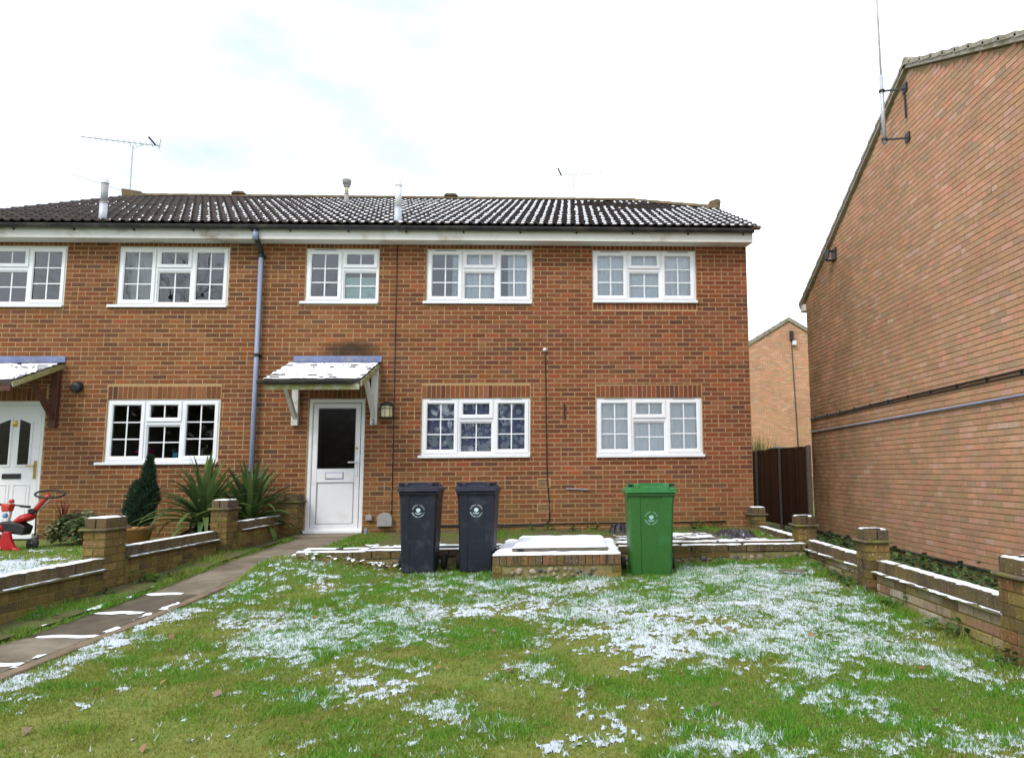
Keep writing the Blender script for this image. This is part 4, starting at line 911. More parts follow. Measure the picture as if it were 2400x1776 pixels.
for i in range(9): y = 2.2-i*1.0; q = MB(); q.box(NX-.055, NX, y-.02, y+.02, -.38, -.295); q.build('pipe_clip', 'black_plastic', nh)
# aerial pole on brackets
ap = thing('aerial_pole', (4.62, -1.68, 5.8), 'tall steel aerial pole on two brackets against the blank gable wall', 'pole')
px_, py_ = 4.66, -1.86
q = MB(); q.tube([(px_, py_, 5.66), (px_, py_, 6.72)], .031, 12); q.build('pole', 'galv', ap, smooth=True)
q = MB(); q.tube([(px_, py_, 6.70), (px_, py_, 8.6), (px_, py_, 11.0)], [.017, .013, .010], 10); q.build('mast', 'flue_white', ap, smooth=True)
for z in (6.48, 5.72):
    q = MB(); q.beam((px_-.02, py_, z), (NX-.01, py_-.12, z-.02), .018, .026, Vector((0, 1, 0))); q.box(NX-.03, NX-.008, py_-.20, py_-.06, z-.08, z+.05); q.tube([(px_, py_, z-.016), (px_, py_, z+.016)], .046, 10); q.build('wall_bracket', 'black_plastic', ap)
q = MB(); q.beam((NX-.03, py_-.14, 6.36), (NX-.03, py_-.14, 6.0), .02, .03); q.build('stay', 'black_plastic', ap)
lb = thing('wall_light_box', (4.9, 1.32, 4.85), 'small dark metal frame bracket high on the blank gable wall below the verge', 'bracket')
q = MB(); q.box(NX-.16, NX-.14, 1.20, 1.40, 4.80, 4.98); q.v = [((NX-.16)+(x-(NX-.16)), y, z) for x, y, z in q.v]; q.box(NX-.16, NX-.01, 1.38, 1.41, 4.78, 4.81); q.box(NX-.16, NX-.01, 1.38, 1.41, 4.96, 4.99); q.box(NX-.03, NX-.008, 1.19, 1.42, 4.77, 5.0); q.build('frame', 'black_plastic', lb)

# ------------------------------------------------------------------ house seen through the gap
FY = 20.5
fh = thing('distant_house', (9.6, FY+3, -.4), 'distant pink brick gable seen through the gap above the fence', 'house')
fz = lambda x: 7.40-abs(x-9.63)*.60
fw = MB(); fw.add([(4.6, FY, -.5), (14.6, FY, -.5), (14.6, FY, fz(14.6)), (9.63, FY, 7.40), (4.6, FY, fz(4.6))], [(0, 1, 2, 3, 4)]); fw.quad((4.6, FY, -.5), (4.6, FY, fz(4.6)), (4.6, FY+8, fz(4.6)), (4.6, FY+8, -.5))
fwall = fw.build('gable_wall', 'mortar_gable', fh)
bk = courses(5.6, 13.5, .6, 7.4, [], 'gable', clip=lambda u, z: z < fz(u)-.01)
lay(bk, lambda u, n, z: (u, FY-n, z), 0, fwall, 'gable_far', cap=0)
fr_ = MB()
for sgn in (-1, 1):
    xe = 9.63+sgn*5.3
    fr_.add([(9.63, FY-.08, 7.42), (xe, FY-.08, fz(xe)+.02), (xe, FY+8, fz(xe)+.02), (9.63, FY+8, 7.42), (9.63, FY-.08, 7.56), (xe, FY-.08, fz(xe)+.16), (xe, FY+8, fz(xe)+.16), (9.63, FY+8, 7.56)], [(4, 5, 6, 7), (0, 1, 5, 4), (1, 2, 6, 5), (0, 3, 2, 1)])
froof = fr_.build('roof', 'concrete_tile_edge', fh)
for i in range(14):
    for sgn in (-1, 1):
        xa = 9.63+sgn*i*.36; xb = xa+sgn*.38; q = MB(); q.add([(xa, FY-.1, fz(xa)+.12), (xb, FY-.1, fz(xb)+.12), (xb, FY-.1, fz(xb)+.20), (xa, FY-.1, fz(xa)+.175), (xa, FY+.4, fz(xa)+.12), (xb, FY+.4, fz(xb)+.12), (xb, FY+.4, fz(xb)+.2), (xa, FY+.4, fz(xa)+.175)], [(0, 1, 2, 3), (3, 2, 6, 7), (0, 4, 5, 1)]); q.build('verge_tile', 'concrete_tile_edge', froof)
cable('cable', [(9.72, FY-.03, 6.9), (9.80, FY-.03, 4.0), (9.88, FY-.03, .8)], .022, fh, 'far_green')
q = MB(); q.box(9.66, 9.80, FY-.15, FY, 6.55, 6.95); q.build('aerial_bracket', 'black_plastic', fh)
q = MB(); q.box(9.74, 9.90, FY-.2, FY-.02, 6.32, 6.50); q.build('alarm_box', 'flue_white', fh)

# ------------------------------------------------------------------ fence at the end of the passage
fe = thing('board_fence', (4.75, 4.8, -.42), 'dark brown close-boarded fence with concrete posts in the gap', 'fence')
A_, B_ = Vector((4.86, 3.02, 0)), Vector((4.55, 8.30, 0)); dfe = (B_-A_).normalized(); nfe = Vector((-dfe.y, dfe.x, 0))
for i in range(3):
    p0 = A_ + dfe*(1.76*i+.05); n = 17
    for k in range(n):
        a = p0 + dfe*(k*.098); b2 = p0 + dfe*(k*.098+.112); zt_ = 1.33+random.uniform(-.006, .006)
        q = MB(); t0, t1 = .006, .018
        q.add([a+nfe*t0+Vector((0, 0, -.35)), b2+nfe*t1+Vector((0, 0, -.35)), b2+nfe*t1+Vector((0, 0, zt_)), a+nfe*t0+Vector((0, 0, zt_)), a-nfe*.004+Vector((0, 0, -.35)), b2+nfe*.004+Vector((0, 0, -.35)), b2+nfe*.004+Vector((0, 0, zt_)), a-nfe*.004+Vector((0, 0, zt_))],
              [(0, 1, 2, 3), (4, 7, 6, 5), (3, 2, 6, 7), (1, 5, 6, 2), (0, 3, 7, 4)]); q.build('board', 'fence_wood', fe)
    q = MB(); q.beam(p0+Vector((0, 0, 1.345)), p0+dfe*1.67+Vector((0, 0, 1.345)), .05, .022, nfe); q.build('capping_rail', 'fence_wood', fe)
for i in range(4):
    p0 = A_ + dfe*(1.76*i); q = MB(); q.beam(p0+Vector((0, 0, -.45))+nfe*.01, p0+Vector((0, 0, 1.37))+nfe*.01, .075, .09, dfe); bevel(q.build('post', 'concrete_post', fe), .01)

# ------------------------------------------------------------------ garden walls
BLK = {}
def block_mesh(mat):
    if mat not in BLK:
        b2 = bmesh.new(); bmesh.ops.create_cube(b2, size=1); bmesh.ops.bevel(b2, geom=b2.edges[:], offset=.025, segments=1, affect='EDGES')
        me = bpy.data.meshes.new('brick'); b2.to_mesh(me); b2.free(); me.materials.append(M[mat]); BLK[mat] = me
    return BLK[mat]
def block(name, x0, x1, y0, y1, z0, z1, parent, pal, mat='brick_garden', jit=.002):
    o = bpy.data.objects.new(name, block_mesh(mat)); C.objects.link(o); o.parent = parent
    o.location = Vector(((x0+x1)/2, (y0+y1)/2, (z0+z1)/2)) - wl(parent) + Vector((random.uniform(-jit, jit), random.uniform(-jit, jit), 0))
    o.scale = (x1-x0, y1-y0, z1-z0); o.color = (*pick(pal), 1); o.rotation_euler = (0, 0, random.uniform(-.008, .008)); return o
def strip(mb, x0, x1, y0, y1, z, h=.018, seed=0, ragged=.35, gap=.0, sx=.035):
    """lying snow: a soft-edged pad of uneven outline"""
    lx, ly = x1-x0, y1-y0; nx = max(4, int(lx/sx)); ny = max(4, int(ly/sx)); base = len(mb.v)
    for j in range(ny+1):
        for i in range(nx+1):
            u, v = i/nx, j/ny; ex = min(u, 1-u)*lx; ey = min(v, 1-v)*ly; ed = min(ex, ey)
            x = x0+u*lx; y = y0+v*ly; n1 = float(vnoise(x, y, 14, seed)); n2 = float(vnoise(x, y, 14, seed+3))
            fall = min(1, ed/.03)
            if ex < .01: x += (n1-.5)*ragged*.05*(1)
            if ey < .01: y += (n2-.5)*ragged*.05
            if lx < .4 and ly > 1: x += (float(vnoise(0*x, y, 2.6, seed+9))-.5)*.5*lx*(1 if u > .5 else -1)*(ex < lx*.3)*-.5 if float(vnoise(0*x, y, 2.6, seed+9)) < .5 else 0
            mb.v.append((x, y, z + h*(fall**.5)*(.6+.6*float(vnoise(x, y, 9, seed+5)))))
    for j in range(ny):
        for i in range(nx):
            cx, cy = x0+(i+.5)/nx*lx, y0+(j+.5)/ny*ly
            if gap and float(fbm(cx, cy, 5, 3, seed+7)) < gap: continue
            a = base+j*(nx+1)+i; mb.f.append((a, a+1, a+nx+2, a+nx+1)); mb.t.append(None)
def pillar(parent, x0, x1, y0, y1, zb, zt_, snow=None, gap=.4, sd=1):
    core = MB(); core.box(x0+.009, x1-.009, y0+.009, y1-.009, zb-.1, zt_-.11); pl = core.build('pillar', 'mortar_garden', parent)
    z = zb; k = 0; ch = (zt_-.125-zb)/max(1, round((zt_-.125-zb)/.078))
    xm = (x0+x1)/2
    while z < zt_-.13:
        z1 = z+ch-.010
        ya = y0+(y1-y0)*.36 if k % 2 == 0 else y1-(y1-y0)*.36
        if k % 2 == 0: rs = [(x0, x1, y0, ya-.005), (x0, xm-.005, ya+.005, y1), (xm+.005, x1, ya+.005, y1)]
        else: rs = [(x0, x1, ya+.005, y1), (x0, xm-.005, y0, ya-.005), (xm+.005, x1, y0, ya-.005)]
        for r_ in rs: block('brick', *r_, z, z1, pl, 'garden')
        z += ch; k += 1
    cr_ = MB(); cr_.box(x0-.035, x1+.035, y0-.035, y1+.035, zt_-.124, zt_-.098); bevel(cr_.build('creasing_tile', 'creasing', pl), .008)
    for i in range(2): a = x0+.004; block('cap_brick', a-.0+i*(x1-x0)/2+.002, a+(i+1)*(x1-x0)/2-.008, y0+.004, y1-.004, zt_-.096, zt_, pl, 'cop')
    if snow is not None: strip(snow, x0+.012, x1-.012, y0+.012, y1-.012, zt_-.001, .014, sd, gap=gap, sx=.02)
    return pl
def panel(parent, face, thick, ya, yb, zb, zt_, facing, pal, mat, snow, sd, gap=.2, ledge_gap=.35, cop=True):
    """stretch of wall along Y; face = X of the garden-side face, facing = -1 looks to -X, +1 to +X"""
    xa, xb = (face, face+thick) if facing < 0 else (face-thick, face)
    ztop = zt_-.125
    bd = MB(); bd.box(xa+.006, xb-.006, ya, yb, zb-.15, ztop); pn = bd.build('wall_panel', 'mortar_garden', parent)
    if facing < 0: tw_ = lambda u, n, z: (face+.006-n, -u, z); u0, u1, ax = -yb, -ya, -math.pi/2
    else: tw_ = lambda u, n, z: (face-.006+n, u, z); u0, u1, ax = ya, yb, math.pi/2
    nco = max(2, round((ztop-zb+.08)/.080)); ch = (ztop-zb+.08)/nco
    lay(courses(u0+.004, u1-.004, zb-.08, ztop-.004, [], pal, bl=.23, ch=ch, j=.011, phase=random.random()*.2), tw_, ax, pn, mat)
    y = ya; 
    while y < yb-.03:
        y2 = min(y+.24, yb); q = MB(); q.box(xa-.045, xb+.045, y+.002, y2-.002, ztop-.001, ztop+.022); bevel(q.build('creasing_tile', 'creasing', pn), .007); y = y2
    y = ya
    while y < yb-.05:
        y2 = min(y+.225, yb); block('coping_brick', xa+.002, xb-.002, y+.003, y2-.006, ztop+.024, zt_, pn, 'cop', mat='brick_garden'); y = y2
    strip(snow, xa+.012, xb-.012, ya+.01, yb-.01, zt_-.002, .007, sd, ragged=.9, gap=max(gap, .24))
    ex0, ex1 = (xa-.045, xa-.002) if facing < 0 else (xb+.002, xb+.045)
    strip(snow, ex0, ex1, ya+.01, yb-.01, ztop+.021, .007, sd+2, ragged=1.2, gap=ledge_gap, sx=.014)
    return pn
gw = thing('garden_wall', (2.98, -5, -.35), 'low brick garden wall with pillars and snowy coping beside the blank gable', 'wall', 'low brick garden walls')
sn = MB()
FX = 2.925
for (y0, y1, zb) in ((-.36, -.04, -.05), (-2.88, -2.58, -.25), (-5.12, -4.84, -.34), (-7.70, -7.42, -.42), (-10.3, -10.0, -.5)):
    pillar(gw, 2.845, 3.075, y0, y1, zb, .285 if y0 > -9 else .25, sn, .45, int(abs(y0)*3))
for (ya, yb, zb, g_) in ((-2.575, -.365, -.10, .12), (-4.835, -2.885, -.33, .12), (-7.415, -5.125, -.36, .15), (-9.99, -7.705, -.42, .15)):
    panel(gw, FX, .135, ya, yb, zb, .0, -1, 'pale', 'pale', sn, int(abs(ya)*5), gap=g_, ledge_gap=.42)
o = sn.build('snow', 'snow', gw, smooth=True); o['kind'] = 'stuff'
gl = thing('garden_wall', (-4.65, -4, -.35), 'stepped mossy brick garden wall with pillars along the slab path', 'wall', 'low brick garden walls')
sn = MB()
pillar(gl, -4.805, -4.590, -4.57, -4.20, -.30, .455, sn, .25, 3); pillar(gl, -4.670, -4.460, -2.17, -1.84, -.17, .543, sn, .30, 4); pillar(gl, -4.60, -4.22, -.30, -.012, -.12, .56, None, .9, 5)
panel(gl, -4.58, .14, -9.5, -4.575, -.40, .070, 1, 'garden', 'garden', sn, 21, gap=.05, ledge_gap=.40)
panel(gl, -4.575, .14, -4.195, -2.175, -.26, .150, 1, 'garden', 'garden', sn, 22, gap=.05, ledge_gap=.30)
panel(gl, -4.42, .14, -1.835, -.305, -.14, .248, 1, 'garden', 'garden', sn, 23, gap=.42, ledge_gap=.42)
o = sn.build('snow', 'snow', gl, smooth=True); o['kind'] = 'stuff'

# ------------------------------------------------------------------ raised-bed wall and the covered brick chamber
def stone(x, y, z, rx, rz, parent, mat, dy=.05):
    b2 = bmesh.new(); bmesh.ops.create_icosphere(b2, subdivisions=1, radius=1)
    sd_ = random.random()*50
    for v in b2.verts:
        n_ = 1+.34*(random.random()-.5); v.co = Vector((v.co.x*rx*n_, v.co.y*dy*n_, v.co.z*rz*n_))
    me = bpy.data.meshes.new('stone'); b2.to_mesh(me); b2.free(); me.materials.append(M[mat])
    for p in me.polygons: p.use_smooth = random.random() < .75
    o = bpy.data.objects.new('stone', me); C.objects.link(o); o.parent = parent; o.location = Vector((x, y, z))-wl(parent); o.rotation_euler = (0, random.uniform(-.6, .6), 0); return o
def rubble(parent, x0, x1, y, z0, z1, dens=1.0, skip=None):
    placed = []
    tries = int(420*(x1-x0)*dens)
    for _ in range(tries):
        r_ = random.uniform(.028, .066); x = random.uniform(x0+r_, x1-r_); z = random.uniform(z0, z1-r_*.8); rz_ = r_*random.uniform(.6, .95)
        if skip and skip(x, z): continue
        if any(abs(x-a) < (r_+b_)*.76 and abs(z-c) < (rz_+d)*.76 for a, b_, c, d in placed): continue
        placed.append((x, r_, z, rz_)); stone(x, y+.012, z, r_, rz_, parent, random.choices(['flint', 'flint_pale', 'flint_dark'], [5, 3, 2.5])[0], random.uniform(.018, .034))
bw = thing('raised_bed_wall', (0, -2.9, -.3), 'low flint and brick retaining wall with snow-topped double coping across the raised bed', 'wall')
sn = MB(); Yf = -3.0
zline = lambda x: -.036-.03*sstep(-.8, -3.3, x)
for (xa, xb) in ((-3.30, -.87), (.56, 2.90)):
    nb_ = MB(); nb_.box(xa, xb, Yf+.010, Yf+.16, -.40, float(zline((xa+xb)/2))-.09); fcm = nb_.build('rubble_face', 'rubble_mortar', bw)
    rubble(fcm, xa+.03, xb-.03, Yf+.004, float(lawn_z((xa+xb)/2, Yf))-.01, float(zline(xa))-.095, .9, skip=lambda x, z: 1.25 < x < 1.95 and z > -.19)
    if xa > 0:
        for i in range(3): block('brick', 1.26+i*.23, 1.48+i*.23, Yf, Yf+.1, -.185, -.118, fcm, 'garden')
    x = xa
    while x < xb-.05:
        x2 = min(x+.228, xb); zt_ = float(zline(x))
        block('coping_brick', x+.003, x2-.007, Yf-.006, Yf+.105, zt_-.083, zt_, bw, 'cop')
        block('coping_brick', x+.003, x2-.007, Yf+.31, Yf+.415, zt_-.10, zt_+.012, bw, 'cop'); x = x2
    zt_ = float(zline((xa+xb)/2))
    for (p, q2) in ((xa, (xa*2+xb)/3), ((xa*2+xb)/3, (xa+2*xb)/3), ((xa+2*xb)/3, xb)):
        zz = float(zline((p+q2)/2))
        strip(sn, p, q2, Yf-.004, Yf+.10, zz-.004+(.008 if p < -2 else 0), .016, int(p*9) % 40, ragged=1.0, gap=.12, sx=.03); strip(sn, p, q2, Yf+.315, Yf+.41, zz+.010, .014, int(p*7) % 40+3, ragged=1.0, gap=.30, sx=.03)
for (xe, ww) in ((-3.25, .11), (-2.55, .09)):
    zt_ = float(zline(xe)); block('coping_brick', xe-ww/2, xe+ww/2, Yf+.11, Yf+.305, zt_-.09, zt_, bw, 'cop'); strip(sn, xe-ww/2, xe+ww/2, Yf+.10, Yf+.32, zt_-.002, .016, 7, ragged=1, sx=.02)
o = sn.build('snow', 'snow', bw, smooth=True); o['kind'] = 'stuff'
# chamber
cb = thing('brick_chamber', (-.155, -3.1, -.3), 'low brick and flint inspection chamber with a snow-covered lid between the bins', 'chamber')
bx0, bx1, by0, by1, bz = -.85, .54, -4.04, -2.16, -.020
core = MB(); core.box(bx0+.012, bx1-.012, by0+.014, by1, -.45, bz-.10); core = core.build('rubble_face', 'rubble_mortar', cb)
rubble(core, bx0+.11, bx1-.24, by0+.006, -.285, bz-.115, 1.5)
for (a, b2, z0, z1) in ((bx0, bx0+.10, -.205, -.125), (bx0, bx0+.215, -.29, -.213), (bx1-.10, bx1, -.205, -.125), (bx1-.22, bx1, -.29, -.213)): block('brick', a, b2, by0, by0+.1, z0, z1, core, 'garden')
n = 18
for i in range(n):
    p_ = (bx1-bx0)/n; block('coping_brick', bx0+i*p_+.002, bx0+(i+1)*p_-.002, by0-.004+random.uniform(-.004, .004), by0+.215, bz-.105, bz+random.uniform(-.004, .004), cb, 'rust')
y = by0+.22
while y < by1-.02:
    for xa in (bx0, bx1-.215): block('coping_brick', xa, xa+.215, y+.004, y+.072, bz-.105, bz, cb, 'cop')
    y += .076
for i in range(n): p_ = (bx1-bx0)/n; block('coping_brick', bx0+i*p_+.004, bx0+(i+1)*p_-.004, by1-.2, by1, bz-.105, bz, cb, 'cop')
lid = MB(); lid.box(bx0+.19, bx1-.13, by0+.30, by1-.12, bz+.002, bz+.052); ld = lid.build('lid', 'board', cb); bevel(ld, .006)
q = MB(); q.box(bx0+.25, bx0+.31, by0+.27, by0+.31, bz+.006, bz+.04); q.build('lid_catch', 'black_plastic', cb)
sn = MB(); strip(sn, bx0-.002, bx1+.002, by0-.006, by0+.235, bz+.002, .018, 31, ragged=.9, sx=.03); strip(sn, bx0, bx0+.2, by0+.22, by1, bz+.002, .018, 32, ragged=.8, gap=.18); strip(sn, bx1-.15, bx1, by0+.22, by1, bz+.002, .018, 33, ragged=.8, gap=.15)
strip(sn, bx0+.185, bx1-.125, by0+.295, by1-.115, bz+.05, .024, 34, ragged=.5)
o = sn.build('snow', 'snow', cb, smooth=True); o['kind'] = 'stuff'

# ------------------------------------------------------------------ wheelie bins
def emblem_mesh(cx, cz, yf, tilt, dia):
    """ring of lettering round a small tree on a mound, flat print on the bin's front"""
    mb = MB(); r_ = dia*.43; sz = dia*.135
    for txt, a0, a1, flip in (('SURREY HEATH', 162, 18, False), ('BOROUGH COUNCIL', 198, 342, True)):
        n = len(txt)
        for i, chr_ in enumerate(txt):
            if chr_ == ' ': continue
            ang = R(a0+(a1-a0)*i/(n-1)); vs, fs = text_mesh(chr_, sz)
            rt_ = ang-math.pi/2 if not flip else ang+math.pi/2; rr = r_-sz*.35 if not flip else r_+sz*.35
            ca, sa = math.cos(rt_), math.sin(rt_)
            mb.add([(rr*math.cos(ang)+v.x*ca-v.y*sa, rr*math.sin(ang)+v.x*sa+v.y*ca, 0) for v in vs], fs)
    k = dia*.27
    crown = [(k*.60*math.cos(t_)*(1+.10*math.sin(5*t_)), k*.22+k*.52*math.sin(t_)*(1+.08*math.sin(7*t_))) for t_ in [2*math.pi*i/28 for i in range(28)]]
    mb.add([(x, z, 0) for x, z in crown], [tuple(range(28))])
    mb.add([(-k*.16, -k*.5, 0), (k*.16, -k*.5, 0), (k*.10, -k*.2, 0), (-k*.10, -k*.2, 0)], [(0, 1, 2, 3)])
    mound = [(-k*.95, -k*.40), (-k*.5, -k*.62), (0, -k*.70), (k*.5, -k*.62), (k*.95, -k*.40), (k*.7, -k*.72), (k*.3, -k*.88), (-k*.3, -k*.88), (-k*.7, -k*.72)]
    mb.add([(x, z, 0) for x, z in mound], [tuple(range(9))])
    mb.v = [(cx+x, yf-.0025+y*tilt*-1, cz+y) for x, y, z in mb.v]
    return mb
def wheelie_bin(x, yfr, zb, wd, dp, ht, col, lidc, emb, label, rot=0.0, emz=.69, emd=.155):
    root = thing('wheelie_bin', (x, yfr+dp/2, zb), label, 'bin', 'wheelie bins on the front lawn')
    # section: front face in three flats, the middle one set back
    def sec(w2, yf, yb, rec=.007):
        p = w2*.46
        return [(-w2+.02, yf), (-p-.012, yf), (-p, yf+rec), (p, yf+rec), (p+.012, yf), (w2-.02, yf), (w2, yf+.025), (w2, yb-.02), (w2-.02, yb), (-w2+.02, yb), (-w2, yb-.02), (-w2, yf+.025)]
    hb = ht*.885; lev = []
    W0, W1 = wd*.80/2, wd*.90/2
    for s in (0, .02, .25, .50, .58, .80, .93, 1.0):
        w2 = W0+(W1-W0)*s; yf = yfr+.055*(1-s)+.012; yb = yfr+dp*(.72+.24*s)
        if s < .02: w2 -= .012; yf += .012
        if s > .9: w2 += .006*(s-.9)*10
        lev.append((zb+.012+hb*s, sec(w2, yf, yb, .009 if s < .95 else .004)))
    mb = MB(); n = 12
    vs = [(x+a, b_, z) for z, sc2 in lev for a, b_ in sc2]
    fs = [(i*n+k, i*n+(k+1) % n, (i+1)*n+(k+1) % n, (i+1)*n+k) for i in range(len(lev)-1) for k in range(n)] + [tuple(range(n-1, -1, -1))]
    mb.add(vs, fs); body = mb.build('body', col, root); bevel(body, .006, 2)
    zt_ = zb+.012+hb
    q = MB(); q.box(x-wd*.47, x+wd*.47, yfr-.006, yfr+dp*.97, zt_-.028, zt_+.004); bevel(q.build('rim', col, root), .008, 2)
    for sg in (-1, 1):    # gussets under the rim
        q = MB(); q.prism([(yfr+.02, zt_-.028), (yfr+dp*.30, zt_-.028), (yfr+dp*.30, zt_-.10), (yfr+.05, zt_-.06)], 'x', x+sg*W1-.003, x+sg*wd*.462); q.build('gusset', col, root)
    # lid: lip in two ribs, dished top, lifting lugs with dark pockets and a recessed grip
    q = MB(); q.box(x-wd/2, x+wd/2, yfr-.028, yfr+dp, zt_+.005, zt_+.030); q.box(x-wd/2+.006, x+wd/2-.006, yfr-.022, yfr+dp-.01, zt_+.030, zt_+.052); ld = q.build('lid', lidc, root); bevel(ld, .007, 2)
    top = ht-(zt_-zb)
    z0, z1 = zt_+.051, zb+ht
    q = MB(); a, b_ = wd*.44, wd*.40
    q.add([(x-a, yfr-.012, z0), (x+a, yfr-.012, z0), (x+a, yfr+dp*.95, z0), (x-a, yfr+dp*.95, z0), (x-b_, yfr+.085, z1-.006), (x+b_, yfr+.085, z1-.006), (x+b_, yfr+dp*.86, z1-.012), (x-b_, yfr+dp*.86, z1-.012)],
          [(0, 1, 5, 4), (1, 2, 6, 5), (2, 3, 7, 6), (3, 0, 4, 7), (4, 5, 6, 7)]); q.build('lid_top', lidc, ld); 
    for sg in (-1, 1):
        q = MB(); q.box(x+sg*wd*.29-.030*wd/.48, x+sg*wd*.29+.030*wd/.48, yfr-.018, yfr+.07, z0-.002, z1-.004); bevel(q.build('lug', lidc, ld), .006)
        q = MB(); q.box(x+sg*wd*.415-.020, x+sg*wd*.415+.022, yfr-.020, yfr+.055, z1-.030, z1-.008); q.build('pocket', 'dark', ld)
        q = MB(); q.box(x+sg*wd*.415-.030, x+sg*wd*.415+.030, yfr-.014, yfr+.075, z0, z1-.034); q.build('pocket_base', lidc, ld)
        q = MB(); q.box(x+sg*wd*.415-.032, x+sg*wd*.415+.032, yfr-.010, yfr+.09, z1-.009, z1+.001); q.build('pocket_top', lidc, ld)
    q = MB(); q.box(x-wd*.24, x+wd*.24, yfr-.014, yfr+.004, z0, z0+.020); q.box(x-wd*.24, x+wd*.24, yfr+.02, yfr+.05, z1-.014, z1+.003); bevel(q.build('grip', lidc, ld), .005)
    q = MB(); q.box(x-wd*.23, x+wd*.23, yfr+.012, yfr+.016, z0+.004, z1-.016); q.build('grip_recess', lidc, ld)
    # hinge bar, axle, wheels
    q = MB(); q.tube([(x-wd*.40, yfr+dp+.03, zt_+.03), (x+wd*.40, yfr+dp+.03, zt_+.03)], .014, 8); q.build('handle', col, root, smooth=True)
    wr = .10
    q = MB(); q.tube([(x-wd*.40-.06, yfr+dp*.80, zb+wr), (x+wd*.40+.06, yfr+dp*.80, zb+wr)], .012, 8); q.build('axle', 'steel_grey', root)
    for sg in (-1, 1):
        q = MB(); q.lathe([(.03, -.022), (wr*.7, -.022), (wr*.9, -.026), (wr, -.016), (wr, .016), (wr*.9, .026), (wr*.7, .022), (.03, .022)], (0, 0, 0), 22)
        q.v = [(x+sg*(wd*.40+.058)+z_, yfr+dp*.80+x_, zb+wr+y_) for x_, y_, z_ in q.v]; wh = q.build('wheel', 'rubber', root, smooth=True)
        q = MB(); q.lathe([(0, -.024), (.032, -.024), (.032, .024), (0, .024)], (0, 0, 0), 12); q.v = [(x+sg*(wd*.40+.058)+z_, yfr+dp*.80+x_, zb+wr+y_) for x_, y_, z_ in q.v]; q.build('hub', 'black_plastic', wh)
    ez = zb+ht*emz; s = (ez-zb-.012)/hb
    emblem_mesh(x, ez, yfr+.055*(1-s)+.012+.009-.002, .055/hb, emd).build('emblem', emb, root)
    if rot: root.rotation_euler[2] = rot
    return root
wheelie_bin(-1.738, -3.63, -.262, .465, .54, 1.025, 'bin_black', 'bin_lid_black', 'emblem_white', 'black wheelie bin with a white council emblem, the one nearest the door', rot=.02)
wheelie_bin(-1.078, -3.63, -.265, .470, .54, 1.025, 'bin_black', 'bin_lid_black', 'emblem_white', 'black wheelie bin with a white emblem standing beside the brick chamber', rot=-.01)
wheelie_bin(.893, -3.90, -.317, .570, .70, 1.05, 'bin_green', 'bin_lid_green', 'emblem_green', 'green wheelie bin with pale council emblem on the right of the brick chamber', emz=.635, emd=.16)

# ------------------------------------------------------------------ bed debris
def crumple(name, x0, x1, y0, y1, z0, h, mat, label, cat, seed):
    nx, ny = 34, 22; V = []; F = []
    for j in range(ny+1):
        for i in range(nx+1):
            u, v = i/nx, j/ny; e = min(1, min(u, 1-u)*5)*min(1, min(v, 1-v)*4)
            x = x0+(x1-x0)*u+.05*(float(vnoise(u*6, v*5, 1, seed))-.5); y = y0+(y1-y0)*v+.05*(float(vnoise(u*6, v*5, 1, seed+2))-.5)
            rg = 1-abs(2*float(fbm(u*5, v*3.4, 1, 3, seed+4))-1)
            V.append((x, y, z0+e*h*(.25+1.0*rg**1.6)))
    for j in range(ny):
        for i in range(nx): a = j*(nx+1)+i; F.append((a, a+1, a+nx+2, a+nx+1))
    mb = MB(); mb.add(V, F); return tag(mb.build(name, mat, loc=((x0+x1)/2, (y0+y1)/2, z0)), label, cat)
crumple('plastic_sheet', 1.92, 2.58, -2.05, -1.50, -.06, .095, 'bag', 'crumpled black plastic sheet on the raised bed near the house corner', 'sheet', 3)
crumple('rubbish_bag', .55, .88, -.95, -.55, -.06, .12, 'bag', 'small crumpled black bag on the bed behind the green bin', 'bag', 8)
bd = MB(); bd.box(0, 1.0, 0, .55, 0, .02); bd.v = [(1.0+x, -2.25+y*.95+x*.06, -.045+z+.03*y) for x, y, z in bd.v]
pb = tag(bd.build('timber_board', 'board', loc=(1.5, -2, -.05)), 'flat board under snow and twigs lying on the raised bed', 'board')
sn = MB(); strip(sn, 1.05, 1.92, -2.22, -1.72, .0, .02, 15, ragged=1.2, gap=.36); sn.v = [(x, y, z-.015+.03*(y+2.2)) for x, y, z in sn.v]
o = sn.build('snow', 'snow', pb, smooth=True); o['kind'] = 'stuff'
tw = MB()
for i in range(46):
    x, y = random.uniform(.7, 2.1), random.uniform(-2.45, -1.5); a = random.uniform(-.7, .7)+(math.pi if random.random() < .5 else 0); L_ = random.uniform(.08, .42); z = random.uniform(-.03, .05)
    tw.tube([(x, y, z), (x+L_*.5*math.cos(a), y+L_*.5*math.sin(a), z+random.uniform(0, .03)), (x+L_*math.cos(a+.2), y+L_*math.sin(a+.2), z+random.uniform(-.01, .03))], random.uniform(.002, .005), 5)
tag(tw.build('dead_twigs', 'bark'), 'dead twigs scattered over the snowy board on the raised bed', 'twigs', kind='stuff')
ts = MB(); ts.box(0, .32, 0, .05, 0, .02); ts.v = [(2.26+x*.85+y, -4.02-x*.28+y, -.235+z+.012*x) for x, y, z in ts.v]
tag(ts.build('wood_offcut', 'board', loc=(2.4, -4.05, -.25)), 'short dark wood offcut lying in the snow by the bed wall', 'offcut')
